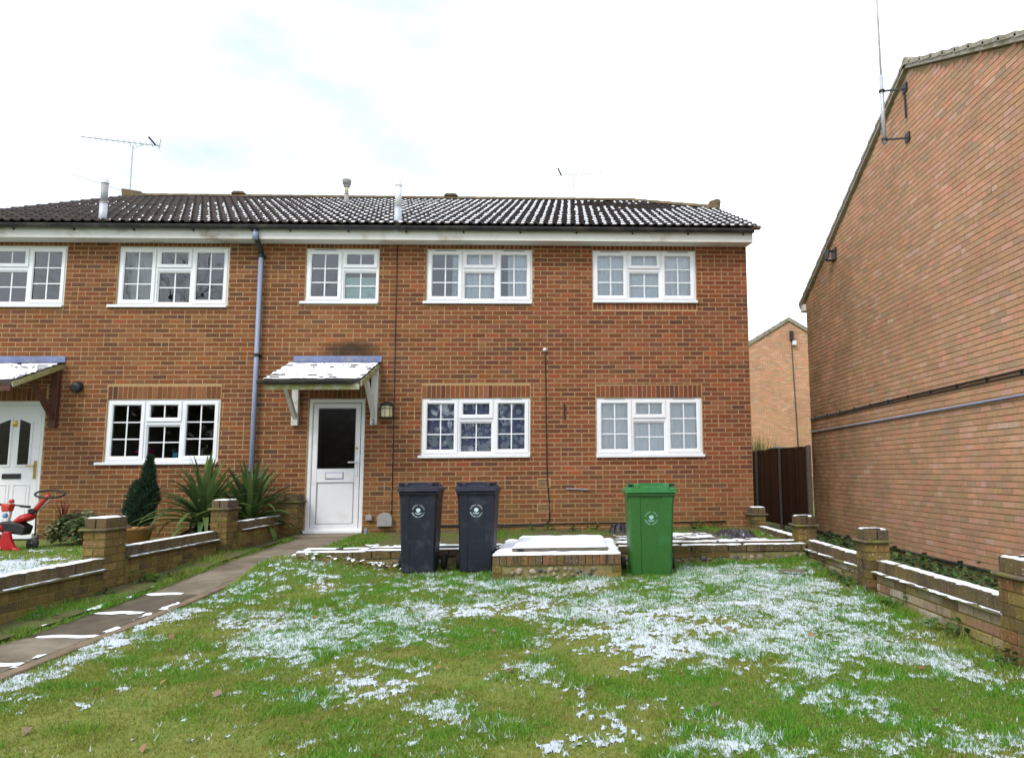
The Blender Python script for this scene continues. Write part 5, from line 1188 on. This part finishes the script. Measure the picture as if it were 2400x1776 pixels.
# ------------------------------------------------------------------ lawn snow
SP = [(-2.12,-6.36,0.42,0.7,1.0),(-2.31,-6.55,0.13,0.4,1),(-1.85,-5.83,0.35,0.42,0.55),(-1.37,-5.6,0.48,0.49,0.75),(-0.84,-5.46,0.33,0.42,0.8),(-0.29,-4.97,0.44,0.69,0.45),(0.34,-5.66,0.44,0.67,0.8),(0.67,-6.6,0.48,0.57,1.0),(1.21,-5.92,0.42,0.94,1.0),(1.92,-4.28,0.62,0.96,0.75),(1.2,-4.49,0.28,0.8,0.6),(1.75,-5.97,0.38,0.83,0.8),(2.37,-5.65,0.28,0.69,0.6),(2.12,-6.86,0.3,0.52,0.65),(1.59,-7.25,0.18,0.32,0.9),(1.71,-7.68,0.11,0.16,0.6),(2.43,-6.67,0.21,0.32,0.45),(2.45,-7.43,0.24,0.48,0.5),(2.41,-8.01,0.16,0.27,0.45),(-0.31,-7.37,0.24,0.26,0.75),(-0.71,-8.13,0.15,0.23,0.8),(-0.99,-7.47,0.17,0.34,0.45),(0.71,-8.6,0.2,0.26,1.0),(0.94,-8.77,0.24,0.15,0.8),(1.53,-8.18,0.2,0.21,0.75),(1.4,-8.83,0.26,0.15,0.65),(1.8,-8.68,0.2,0.26,0.5),(1.26,-7.74,0.19,0.18,0.5),(0.07,-8.7,0.17,0.15,0.5),(-1.2,-7.77,0.24,0.22,0.35),(-3.40,-4.66,0.17,0.44,0.5),(-3.40,-5.59,0.14,0.41,0.9),(-3.38,-6.52,0.14,0.42,1.0),(-3.36,-7.27,0.14,0.47,1.0),(-2.83,-7.27,0.09,0.1,0.6),(-2.37,-7.89,0.09,0.11,0.55),(-2.73,-7.9,0.06,0.07,0.5),(-2.25,-8.62,0.13,0.09,0.45),(-3.2,-3.87,0.31,0.53,0.4),(-1.28,-4.0,0.32,0.21,0.6),(-0.75,-4.37,0.24,0.24,0.6),(0.26,-4.36,0.29,0.24,0.6),(0.41,-7.26,0.18,0.22,0.6),(-1.57,-7.42,0.17,0.17,0.3)]
def snow_field(X, Y):
    S = np.zeros_like(X)
    for (cx, cy, sx, sy, a) in SP: S = np.maximum(S, a*np.exp(-(((X-cx)/(sx*1.05))**2+((Y-cy)/(sy*1.05))**2)*.9)) + .10*a*np.exp(-(((X-cx)/(sx*1.6))**2+((Y-cy)/(sy*1.6))**2))
    S = S + .20*sstep(-7.9, -5.2, Y)*(.4+.6*sstep(-3.4, -.5, X)) + .12*sstep(-.5, 2, X) + .05
    S = S*sstep(-3.55, -3.48, X)*(1-sstep(2.80, 2.9, X))*(1-sstep(-3.35, -3.1, Y))
    return np.minimum(S, .86)*.56 + (fbm(X, Y, 1.9, 3, 1)-.5)*.50 + (fbm(X, Y, 7, 3, 2)-.5)*.85 + (fbm(X*1.25, Y*.8, 26, 2, 3)-.5)*.75
def snow_mesh(name, x0, x1, y0, y1, st, field, zf, thr, label, bh=.008, amp=.040):
    nx, ny = int((x1-x0)/st), int((y1-y0)/st)
    X, Y = np.meshgrid(np.linspace(x0, x1, nx+1), np.linspace(y0, y1, ny+1)); f_ = field(X, Y); f_ = f_ + (rng.random(X.shape)-.5)*.20 + (fbm(X*1.2, Y*.8, 44, 1, 13)-.5)*.16
    X2 = X+(rng.random(X.shape)-.5)*st*.6; Y2 = Y+(rng.random(X.shape)-.5)*st*.6
    Z = zf(X, Y) + bh*.6 + np.clip((f_-thr)*1.6, -.5, 1)*amp*.45 + (rng.random(X.shape)-.5)*.012
    fc = (f_[:-1, :-1]+f_[:-1, 1:]+f_[1:, 1:]+f_[1:, :-1])/4
    i = np.arange((nx+1)*(ny+1)).reshape(ny+1, nx+1); Fq = np.stack([i[:-1, :-1], i[:-1, 1:], i[1:, 1:], i[1:, :-1]], -1)[fc > thr]
    V = np.stack([X2, Y2, Z], -1).reshape(-1, 3); us, inv = np.unique(Fq, return_inverse=True)
    o = npmesh(name, V[us], inv.reshape(-1, 4), 'snow_thin', smooth=True); return tag(o, label, 'snow', kind='stuff')
THR = .40
snow_mesh('lawn_snow', -3.52, 2.88, -9.4, -3.02, .0105, snow_field, lawn_z, THR, 'patchy thin snow lying in the grass of the front lawn')
nfield = lambda X, Y: .62*np.exp(-((Y+4.2)/1.7)**2) + (fbm(X, Y, 1.7, 3, 21)-.5)*.7 + (fbm(X*.7, Y, 8, 3, 22)-.5)*.6 + (fbm(X, Y, 24, 2, 23)-.5)*.5
snow_mesh('lawn_snow', -10.5, -4.78, -7.5, -1.4, .03, nfield, nlawn_z, .36, 'thin snow on the neighbouring lawn behind the stepped wall')
# snow along the joints of the path slabs
sn = MB()
for (yj, xa, xb) in ((-6.28, -4.06, -3.62), (-5.45, -4.12, -3.72), (-4.62, -4.14, -3.80), (-7.06, -3.95, -3.62)):
    n0 = len(sn.v); strip(sn, xa, xb, yj-.050, yj+.030, 0, .012, int(-yj*7), ragged=.8, sx=.018, gap=.0)
    sn.v[n0:] = [(x, y+.012*math.sin(x*19)+(yj-y)*.75*max(0, (xa+.30*(xb-xa)-x)/(.30*(xb-xa))), float(path_z(y))+.004+z) for x, y, z in sn.v[n0:]]
n0 = len(sn.v); strip(sn, -3.645, -3.605, -7.4, -4.9, 0, .008, 51, ragged=1.6, gap=.60, sx=.016); sn.v[n0:] = [(x, y, float(path_z(y))+.006+z) for x, y, z in sn.v[n0:]]
n0 = len(sn.v); strip(sn, -4.24, -4.19, -6.0, -4.2, 0, .012, 55, ragged=1.6, gap=.5, sx=.016); sn.v[n0:] = [(x, y, float(path_z(y))+.02+z) for x, y, z in sn.v[n0:]]
tag(sn.build('path_snow', 'snow', smooth=True), 'melting snow left along the joints of the slab path', 'snow', kind='stuff')
n0 = MB(); strip(n0, .3, 2.85, -2.5, -1.3, -.065, .03, 61, ragged=1.5, gap=.56, sx=.03); strip(n0, -3.0, -1.2, -2.55, -1.9, -.075, .03, 63, ragged=1.5, gap=.62, sx=.03)
tag(n0.build('bed_snow', 'snow', smooth=True), 'patchy snow on the soil of the raised bed', 'snow', kind='stuff')

# ------------------------------------------------------------------ grass
def in_view(P, mx=.06):
    v = P-np.array(CAM); z = v@np.array(fwd); x = .75*(v@np.array(r2))/z+.09774; y = .75*(v@np.array(u2))/z
    return (z > .5) & (np.abs(x) < .5+mx) & (np.abs(y) < .37+mx)
def blades(name, n, x0, x1, y0, y1, zf, field, thr, label, hmul=1.0, wmul=1.0, dens_near=True, tintk=0, extra=None):
    X = rng.uniform(x0, x1, n); u = rng.random(n)
    Y = y0+(y1-y0)*(u**1.35 if dens_near else u)
    Z = zf(X, Y); P = np.stack([X, Y, Z], 1); k = in_view(P); X, Y, Z, P = X[k], Y[k], Z[k], P[k]; n = len(X)
    cl = fbm(X, Y, 5.5, 3, 31+tintk); mo = fbm(X, Y, 1.1, 4, 33+tintk); h = (.010+.020*rng.random(n)+.045*np.clip(cl-.54, 0, 1)*3*rng.random(n))*hmul
    if extra is not None: h = h*extra(X, Y)
    s_ = np.full(n, -9.0)
    if field is not None:
        s_ = field(X, Y); h = np.where(s_ > thr+.02, h*1.1+.006, h)
    bare = sstep(.585, .68, mo); keep = rng.random(n) > bare*.72; X, Y, Z, P, h, cl, mo, s_ = [q[keep] for q in (X, Y, Z, P, h, cl, mo, s_)]; n = len(X)
    az = rng.uniform(0, 2*np.pi, n); ln_ = np.abs(rng.normal(0, .75, n))+.15; la = rng.uniform(0, 2*np.pi, n); wdt = (.0022+.0026*rng.random(n))*wmul
    side_ = np.stack([np.cos(az), np.sin(az), np.zeros(n)], 1)*wdt[:, None]
    tip = np.stack([np.cos(la)*np.sin(ln_), np.sin(la)*np.sin(ln_), np.cos(ln_)], 1)*h[:, None]
    P[:, 2] -= .004
    V = np.stack([P-side_, P+side_, P+tip+side_*.25, P+tip-side_*.25], 1).reshape(-1, 3); F = np.arange(n*4).reshape(n, 4)
    g1 = np.array([.115, .255, .026]); g2 = np.array([.205, .315, .042]); g3 = np.array([.260, .275, .050]); g4 = np.array([.36, .29, .12])
    w1 = rng.random(n); col = g1+(g2-g1)*w1[:, None]; f3 = sstep(.46, .68, mo+.16*(rng.random(n)-.5))[:, None]; col = col*(1-f3)+g3*f3
    st_ = (rng.random(n) < .05+.10*sstep(.5, .7, mo))[:, None]; col = np.where(st_, g4, col); col = col*(.75+.5*rng.random(n))[:, None]
    col = np.where((cl > .56)[:, None], col*np.array([.8, 1.08, .8]), col)
    fr_ = rng.random(n) < .30*sstep(thr-.22, thr+.04, s_); col = np.where(fr_[:, None], np.array([.62, .72, .74])*(.8+.4*rng.random(n))[:, None], col)     # blades carrying snow
    return tag(npmesh(name, V, F, 'grass', tint=col), label, 'grass', kind='stuff')
near_edge = lambda X, Y: 1+1.1*np.exp(-((Y+3.05)/.16)**2)+.9*np.exp(-((X-2.86)/.10)**2)+ .8*np.exp(-((Y+4.09)/.06)**2)*((X > -.95) & (X < .65)) + .9*np.exp(-((Y+3.66)/.06)**2)*((X > -2.0) & (X < -.8))
blades('lawn_grass', 760000, -3.50, 2.88, -9.5, -3.02, lawn_z, snow_field, THR, 'short mossy green grass of the front lawn', extra=near_edge)
blades('lawn_grass', 90000, -10.5, -4.78, -7.0, -.9, nlawn_z, nfield, .36, 'grass of the neighbouring lawn behind the stepped wall', tintk=7, wmul=1.5)
bedz = lambda X, Y: -.085+.03*sstep(-2.5, -.1, Y)
blades('bed_grass', 60000, -3.3, 2.85, -2.58, -.15, bedz, None, 0, 'rough grass and moss on the raised bed', hmul=1.0, dens_near=False, tintk=11, wmul=1.3, extra=lambda X, Y: .6+1.8*np.clip(fbm(X, Y, 2.2, 3, 61)-.46, 0, 1)*3)
blades('verge_grass', 34000, -4.55, -4.13, -9, -.35, lambda X, Y: path_z(Y)+.01, None, 0, 'rough grass strip between the slab path and the stepped wall', hmul=1.3, tintk=14, wmul=1.2, extra=lambda X, Y: .5+2.6*np.clip(fbm(X, Y, 3.0, 3, 71)-.42, 0, 1)*2)

# leaf litter and leafy weeds
def leaves(name, pts, size, cols, mat, label, cat, up_=.6, curl=.25, kind='stuff', parent=None):
    V = []; T = []; 
    for (x, y, z) in pts:
        s = size*random.uniform(.6, 1.25); a = random.uniform(0, 2*math.pi); tl = random.uniform(-1, 1)*up_; t2 = random.uniform(-1, 1)*up_
        m3 = Euler((tl, t2, a)).to_matrix()
        for p in ((-.5, -.30, 0), (0, -.42, .0), (.62, 0, 0), (0, .42, 0), (-.5, .30, 0)):
            q = m3 @ Vector((p[0]*s, p[1]*s, (curl*abs(p[1])*2+random.uniform(-.05, .05))*s)); V.append((x+q.x, y+q.y, z+q.z))
        c = random.choice(cols); k = random.uniform(.75, 1.25); T.append([min(1, q*k) for q in c])
    n = len(pts); F = np.arange(n*5).reshape(n, 5)
    o = npmesh(name, V, F, mat, parent, tint=T); o['kind'] = kind
    if label: tag(o, label, cat)
    return o
BR = [(.30, .15, .065), (.22, .11, .055), (.36, .20, .10), (.17, .10, .06), (.30, .22, .15)]
pts = [(x, y, float(lawn_z(x, y))+random.uniform(.005, .03)) for x, y in [(random.uniform(-3.25, -2.0), min(-3.06, -3.05-abs(random.gauss(0, .16)))) for _ in range(150)] + [(random.uniform(-1.6, -.9), random.uniform(-3.25, -3.06)) for _ in range(40)]]
pts += [(x, y, float(lawn_z(x, y))+.018) for x, y in [(random.uniform(-3.2, 2.7), random.uniform(-9, -3.8)) for _ in range(70)]]
leaves('fallen_leaves', pts, .042, BR, 'leaf', 'brown fallen leaves along the bed wall and over the lawn', 'leaves')
sl_pts = [(x, y, float(lawn_z(x, y))+random.uniform(.03, .05)) for x, y in [(random.uniform(-3.25, -1.95), -3.07-abs(random.gauss(0, .12))) for _ in range(46)]]
leaves('leaf_snow', sl_pts, .05, [(.85, .88, .92)], 'snow', 'small clots of snow on the leaf litter by the bed wall', 'snow', up_=.3)
GR = [(.045, .10, .018), (.06, .125, .022), (.085, .14, .03), (.035, .07, .014)]
wp = []
for _ in range(26):
    cx, cy = random.choice([(random.uniform(-4.5, -4.25), random.uniform(-7, -.6)), (random.uniform(-1.2, .6), random.uniform(-.5, -.12)), (random.uniform(-2.4, 2.6), random.uniform(-.45, -.08)), (2.86, random.uniform(-7.8, -3.2))])
    zz = float(path_z(cy)) if cx < -4 else (float(lawn_z(2.8, cy)) if cx > 2.8 else -.05)
    for _ in range(34): wp.append((cx+random.gauss(0, .07), cy+random.gauss(0, .06), zz+abs(random.gauss(.02, .05))))
leaves('weeds', wp, .042, GR, 'leaf', 'leafy green weeds at the foot of the walls', 'weeds')
iv = []
for _ in range(5200):
    y = random.uniform(-7.5, 2.8); x = random.uniform(3.1, 4.86)
    iv.append((x, y, -.42+abs(random.gauss(.03, .045))+.03*math.sin(y*5)))
leaves('ivy_strip', iv, .062, [(.04, .085, .022), (.06, .12, .028), (.045, .09, .04), (.10, .16, .04)], 'leaf', 'dark ivy and weeds in the strip between garden wall and gable', 'ivy')

# ------------------------------------------------------------------ plants by the neighbour's window
def strap(base, az, L_, lean, droop, w0, col, fold=.35):
    """one long arching leaf"""
    n = 9; vs = []; d = Vector((math.cos(az), math.sin(az), 0)); sd_ = Vector((-math.sin(az), math.cos(az), 0)); p = Vector(base); th = lean
    for i in range(n+1):
        t_ = i/n; wv = w0*(.55+.9*t_ if t_ < .35 else .865*(1-((t_-.35)/.65)**1.7))+.001; dirv = d*math.sin(th)+Vector((0, 0, 1))*math.cos(th); nr = (dirv.cross(sd_)).normalized()
        vs += [p-sd_*wv+nr*wv*fold, p, p+sd_*wv+nr*wv*fold]; p = p+dirv*(L_/n); th += droop/n*(.4+1.4*t_)
    fs = []
    for i in range(n):
        a = i*3; fs += [(a, a+1, a+4, a+3), (a+1, a+2, a+5, a+4)]
    return vs, fs, col
def spiky(name, x, y, z, label, n, L_, cols, w0, group=None, cat='plant', trunk=.25, dead=8, leanmax=1.45):
    root = thing(name, (x, y, z), label, cat, group)
    q = MB(); q.tube([(x, y, z-.05), (x+.01, y, z+trunk*.6), (x, y, z+trunk)], [.05, .045, .04], 8); q.build('trunk', 'bark', root, smooth=True)
    for i in range(n):
        u = (i+.5)/n; lean = .06+leanmax*u**1.15+random.uniform(-.12, .12); az = i*2.39996+random.uniform(-.25, .25); l2 = L_*random.uniform(.75, 1.08)*(1 if u < .8 else .9)
        c = random.choice(cols); k = random.uniform(.75, 1.2); c = tuple(q_*k for q_ in c)
        if i >= n-dead: c = random.choice([(.055, .04, .022), (.09, .06, .035), (.03, .025, .018)]); lean += .5
        vs, fs, c = strap((x+.02*math.cos(az), y+.02*math.sin(az), z+trunk*(1.0-.5*u)), az, l2, min(lean, 1.9), random.uniform(.6, 1.5)*(.3+1.9*u), w0*random.uniform(.8, 1.15), c)
        mb = MB(); mb.add(vs, fs, c); mb.build('leaf', 'leaf', root, smooth=True)
    return root
YG = [(.070, .120, .035), (.100, .165, .045), (.055, .095, .032), (.135, .195, .060)]
spiky('yucca', -5.33, -.92, -.05, 'large strap-leaved evergreen with drooping leaves under the neighbouring window', 104, .98, YG, .054, 'strap-leaved evergreens by the wall', dead=20, trunk=.34, leanmax=1.75)
spiky('yucca', -4.80, -.62, -.05, 'upright strap-leaved evergreen at the foot of the grey downpipe', 96, .92, YG, .050, 'strap-leaved evergreens by the wall', dead=14, trunk=.30, leanmax=1.6)
spiky('red_cordyline', -7.42, -.72, .02, 'small dark red spiky plant between the toy tricycle and the shrub', 34, .42, [(.13, .022, .02), (.10, .018, .018), (.17, .04, .03)], .010, dead=4, trunk=.18)
pc = thing('potted_conifer', (-6.34, -.72, -.1), 'dark clipped conifer in a terracotta pot below the neighbouring window', 'conifer')
q = MB(); q.lathe([(0, 0), (.135, 0), (.175, .19), (.205, .195), (.208, .25), (.185, .25), (.18, .22), (0, .215)], (-6.34, -.72, -.11), 24); q.build('pot', 'terracotta', pc, smooth=True)
q = MB(); q.tube([(-6.34, -.72, .08), (-6.34, -.72, .9)], [.025, .01], 6); q.build('trunk', 'bark', pc)
V = []; T = []; n = 15000
for _ in range(n):
    a = random.uniform(0, 2*math.pi)
    if random.random() < .72:
        zz = random.random(); rr = .185*math.sqrt(max(0, 1-(2*zz-1)**2))**.8; k = 1+.13*math.sin(3*a+zz*9)+.12*math.sin(7*a-zz*17); r_ = rr*k*math.sqrt(random.uniform(.5, 1.08)); cx, z = -6.35+.05*zz, .12+.68*zz
    else:
        zz = random.random()**1.2; rr = float(np.interp(zz, [0, .3, .7, 1], [.12, .10, .06, .01])); r_ = rr*(1+.15*math.sin(5*a+zz*11))*math.sqrt(random.uniform(.4, 1.08)); cx, z = -6.27+.03*zz, .55+.60*zz
    p = Vector((cx+r_*math.cos(a), -.72+r_*math.sin(a), z)); d = Vector((math.cos(a)*.8+random.gauss(0, .5), math.sin(a)*.8+random.gauss(0, .5), .9+random.gauss(0, .45))).normalized()*random.uniform(.025, .065)
    sd_ = d.cross(Vector((random.gauss(0, 1), random.gauss(0, 1), random.gauss(0, 1)))).normalized()*random.uniform(.005, .010)
    V += [p-sd_, p+sd_, p+d+sd_*.15, p+d-sd_*.15]; k = random.uniform(.45, 1.7); T.append((.034*k, .064*k, .036*k))
o = npmesh('crown', np.array(V), np.arange(n*4).reshape(n, 4), 'leaf', pc, tint=T)
eb = thing('variegated_shrub', (-7.05, -.78, -.1), 'low pale-leaved variegated shrub beside the toy tricycle', 'shrub')
pts = []
for _ in range(1700):
    a = random.uniform(0, 2*math.pi); r_ = math.sqrt(random.random()); zz = random.random()
    x = -7.12+.50*r_*math.cos(a)*(1-.15*zz); y = -.80+.24*r_*math.sin(a); z = -.08+.44*(zz**.7)*(1-.45*r_**2)+.02*math.sin(x*23)
    if zz < .35 and random.random() < .5: continue
    pts.append((x, y, z))
leaves('crown', pts, .062, [(.15, .20, .075), (.22, .26, .12), (.10, .15, .05), (.05, .085, .028), (.30, .30, .16)], 'leaf', None, None, up_=.7, parent=eb, kind='thing')
q = MB()
for i in range(14): a = random.uniform(0, 6.28); q.tube([(-7.08, -.8, -.1), (-7.08+.15*math.cos(a), -.8+.08*math.sin(a), .05), (-7.08+.32*math.cos(a), -.8+.18*math.sin(a), .18)], [.008, .006, .003], 5)
q.build('stems', 'bark', eb)

# ------------------------------------------------------------------ toy tricycle
tk = thing('toy_tricycle', (-7.75, -1.25, -.14), 'red plastic toy tricycle with a push handle on the neighbouring lawn', 'tricycle')
Y0 = -1.30
def tkb(mb, nm, mat, par=tk, sm=True): return mb.build(nm, mat, par, smooth=sm)
q = MB(); q.tube([(-7.455, Y0, .40), (-7.40, Y0, .47), (-7.31, Y0, .575), (-7.275, Y0, .62)], [.030, .034, .032, .024], 8); ph = tkb(q, 'push_handle', 'red_orange_plastic')
q = MB(); q.tube([(-7.43, Y0+.03, .40), (-7.285, Y0+.03, .575)], .022, 8); tkb(q, 'handle_back', 'pale_plastic', ph)
q = MB(); q.tube([(-7.262+.185*math.cos(2*math.pi*k/28), Y0+.13*math.sin(2*math.pi*k/28), .628+.045*math.sin(2*math.pi*k/28)-.018*math.cos(2*math.pi*k/28)) for k in range(29)], .014, 8); tkb(q, 'handle_ring', 'black_plastic', ph)
q = MB(); q.box(-7.52, -7.43, Y0-.045, Y0+.045, .36, .43); bevel(tkb(q, 'handle_socket', 'black_plastic', ph, False), .015)
q = MB(); q.tube([(-7.46, Y0+.05, .38), (-7.455, Y0+.05, .05)], .010, 6); tkb(q, 'frame_post', 'black_plastic')
q = MB(); q.lathe([(0, .07), (.07, .066), (.115, .035), (.128, 0), (.11, -.03), (0, -.04)], (0, 0, 0), 20); q.v = [(-7.575+x, Y0+y*.95, .285+z+.32*x) for x, y, z in q.v]; tkb(q, 'seat', 'red_plastic')
q = MB(); q.prism([(-7.86, .12), (-7.53, .07), (-7.50, .19), (-7.60, .245), (-7.84, .265), (-7.88, .20)], 'y', Y0-.09, Y0+.09); bevel(tkb(q, 'storage_box', 'black_plastic', tk, False), .02, 2)
q = MB(); q.tube([(-7.76, Y0, .47), (-7.78, Y0, .32), (-7.86, Y0, .05)], .020, 8); fk = tkb(q, 'fork', 'pale_plastic')
q = MB(); q.tube([(-7.98, Y0-.04, .50), (-7.85, Y0-.02, .495), (-7.66, Y0-.02, .475), (-7.48, Y0-.06, .455)], .010, 8); tkb(q, 'handlebar', 'black_plastic', fk)
for xa, xb, za in ((-7.62, -7.475, .462), (-7.95, -7.86, .497)): q = MB(); q.tube([(xa, Y0-.04, za+.006), (xb, Y0-.062, za-.006)], .017, 8); tkb(q, 'grip', 'black_plastic', fk)
q = MB(); q.prism([(-7.795, .395), (-7.71, .40), (-7.685, .50), (-7.815, .505)], 'y', Y0-.15, Y0-.03); bevel(tkb(q, 'basket', 'red_orange_plastic', tk, False), .015, 2)
q = MB(); q.lathe([(0, .03), (.030, .025), (.033, -.02), (0, -.03)], (-7.715, Y0-.08, .535), 10); tkb(q, 'knob', 'red_orange_plastic')
q = MB(); q.lathe([(0, .02), (.030, .015), (.034, -.01), (0, -.02)], (0, 0, 0), 12); q.v = [(-7.785+x, Y0-.08-z, .34+y) for x, y, z in q.v]; tkb(q, 'lamp', 'blue_plastic')
def twheel(cx, cy, cz, r_, w_):
    q = MB(); q.lathe([(r_*.4, -w_/2), (r_*.9, -w_/2), (r_, -w_*.3), (r_, w_*.3), (r_*.9, w_/2), (r_*.4, w_/2)], (0, 0, 0), 20); q.v = [(cx+x, cy+z, cz+y) for x, y, z in q.v]; wh = tkb(q, 'wheel', 'black_plastic')
    q = MB(); q.lathe([(0, -w_*.6), (r_*.45, -w_*.5), (r_*.5, w_*.5), (0, w_*.6)], (0, 0, 0), 12); q.v = [(cx+x, cy+z, cz+y) for x, y, z in q.v]; tkb(q, 'hub', 'black_plastic', wh)
twheel(-7.90, Y0, -.03, .115, .05); twheel(-7.46, Y0+.02, -.05, .08, .045)
q = MB(); q.tube([(-8.0, Y0-.09, .17), (-7.92, Y0-.09, .20), (-7.83, Y0-.08, .19), (-7.80, Y0-.08, .14)], [.03, .042, .036, .02], 10); tkb(q, 'mudguard', 'red_plastic')
q = MB(); q.prism([(-7.74, .13), (-7.66, .13), (-7.63, .02), (-7.60, -.04), (-7.56, -.10), (-7.70, -.13), (-7.80, -.09), (-7.77, .0)], 'y', Y0-.17, Y0-.11); bevel(tkb(q, 'foot_rest', 'red_plastic', tk, False), .012, 2)
q = MB(); q.lathe([(0, .028), (.055, .022), (.065, 0), (.05, -.022), (0, -.028)], (0, 0, 0), 14); q.v = [(-7.56+x, Y0-.15+y*.5, -.115+z-.15*x) for x, y, z in q.v]; tkb(q, 'foot_rest_toe', 'red_plastic')
q = MB(); q.lathe([(0, .03), (.075, .02), (.085, -.005), (0, -.03)], (-7.82, Y0-.18, -.095), 14); tkb(q, 'pedal', 'pale_plastic')

# ------------------------------------------------------------------ roof aerials
def yagi(name, mast_base, mast_h, boom_a, boom_b, n_el, el_h, label, mat='steel'):
    root = thing(name, mast_base, label, 'aerial')
    mb_, a, b_ = Vector(mast_base), Vector(boom_a), Vector(boom_b)
    q = MB(); q.tube([mb_, mb_+Vector((0, 0, mast_h))], .016, 8); q.build('mast', mat, root)
    q = MB(); q.tube([a, b_], .010, 6); q.build('boom', mat, root)
    for i in range(n_el):
        p = a+(b_-a)*(i+.5)/n_el; q = MB(); q.tube([p+Vector((0, -el_h*.6, el_h*.5)), p-Vector((0, -el_h*.6, el_h*.5))], .005, 5); q.build('element', mat, root)
    q = MB(); p = a+(b_-a)*.90; q.tube([p+Vector((-.03, -.14, .14)), p+Vector((.06, .02, 0))], .02, 6); q.build('dipole', 'black_plastic', root)
    for s in (-1, 1): q = MB(); q.tube([b_+Vector((-.03, 0, 0)), b_+Vector((.03, -.06, .16*s))], .008, 5); q.build('reflector', mat, root)
    q = MB(); mtop = mb_+Vector((0, 0, mast_h)); q.tube([a+(b_-a)*.58, mtop-Vector((0, 0, .08)), a+(b_-a)*.80], .006, 5); q.build('brace', mat, root)
    return root
yagi('tv_aerial', (-10.15, 5.1, 7.2), 1.30, (-11.3, 5.05, 8.66), (-9.55, 5.15, 8.50), 14, .10, 'television aerial with a long boom on a mast at the left end of the roof')
yagi('tv_aerial', (.08, 6.75, 6.4), 2.10, (.85, 6.7, 8.60), (-.42, 6.75, 8.53), 10, .08, 'faint television aerial rising behind the middle of the roof ridge', 'flue_white')
ow = MB(); ow.tube([(-14, 9, 9.3), (-12.2, 9, 8.7)], .008, 5); tag(ow.build('overhead_wire', 'steel'), 'short length of overhead wire in the sky at the far left', 'wire')

# things glimpsed behind the fence
pg = thing('ornamental_grass', (5.35, 9.4, -.4), 'yellow-green tall grass clump showing above the fence', 'plant')
for i in range(230):
    az = random.uniform(0, 6.28); vs, fs, c = strap((5.36+random.gauss(0, .17), 9.4+random.gauss(0, .15), -.35), az, random.uniform(1.7, 2.35), random.uniform(.0, .16), random.uniform(.1, .7), .020, random.choice([(.24, .22, .06), (.30, .27, .09), (.16, .18, .045)]))
    mb = MB(); mb.add(vs, fs, c); mb.build('blade', 'leaf', pg)
wb = thing('water_butt', (5.95, 9.3, -.4), 'dark green lidded tub top just showing above the fence', 'tub')
q = MB(); q.lathe([(0, 0), (.26, 0), (.30, .5), (.30, 1.2), (.27, 1.86)], (5.95, 9.3, -.42), 20); q.build('body', 'far_green', wb, smooth=True)
q = MB(); q.lathe([(.31, 0), (.31, .05), (.2, .08), (0, .085)], (5.95, 9.3, 1.44), 20); q.build('lid', 'black_plastic', wb)

# bare trees across the road behind the viewer, seen mirrored in the window glass
def bare_tree(x, y, ht, label, seed):
    random.seed(seed); root = thing('bare_tree', (x, y, -.75), label, 'tree', 'bare trees mirrored in the glass'); tr = MB(); br = MB()
    def grow(p, d, L_, r_, dep, tgt):
        pts = [p]; rs = [r_]
        for i in range(3):
            d = (d+Vector((random.gauss(0, .13), random.gauss(0, .13), random.gauss(0, .08)+.03))).normalized(); p = p+d*L_/3; pts.append(p); rs.append(r_*(1-.12*(i+1)))
        tgt.tube(pts, rs, 5 if dep < 3 else 3, cap=False)
        if dep >= 7: return
        r_ = max(r_, .034)
        for k in range(3 if dep < 6 else 2):
            a = random.uniform(0, 6.28); sp = random.uniform(.35, .85); n1 = d.orthogonal().normalized(); n2 = d.cross(n1); q_ = random.uniform(.45, 1)
            nd = (d*math.cos(sp)+(n1*math.cos(a)+n2*math.sin(a))*math.sin(sp)).normalized(); grow(pts[0]+(pts[-1]-pts[0])*q_ if k else pts[-1], nd, L_*random.uniform(.66, .84), rs[-1]*random.uniform(.55, .72), dep+1, br)
    grow(Vector((x, y, -.75)), Vector((0, 0, 1)), ht*.27, ht*.022, 0, tr)
    tr.build('trunk', 'bark', root, smooth=True); br.build('branches', 'bark', root, smooth=True)
for (x, y, ht, sd_, lb_) in ((-29.5, -27, 17, 5, 'far left upper window'), (-20.5, -27, 17, 9, 'upper window over the kitchen'), (-15.5, -29, 17, 21, 'right casement of the upper window over the kitchen'), (-12, -27, 16, 12, 'small upper window over the door'), (-6.3, -27, 16, 33, 'centre upper window')):
    bare_tree(x, y, ht, 'bare tree reflected in the '+lb_, sd_)
hp = []
for _ in range(10500): hp.append((random.uniform(-40, -1.5), -29+random.gauss(0, .7), random.uniform(-.7, 4.4+1.2*math.sin(_*.37))))
leaves('hedgerow', hp, .42, [(.03, .05, .018), (.045, .06, .02), (.06, .05, .03)], 'leaf', 'dark hedge across the road, mirrored in the kitchen window', 'hedge', up_=1.4)
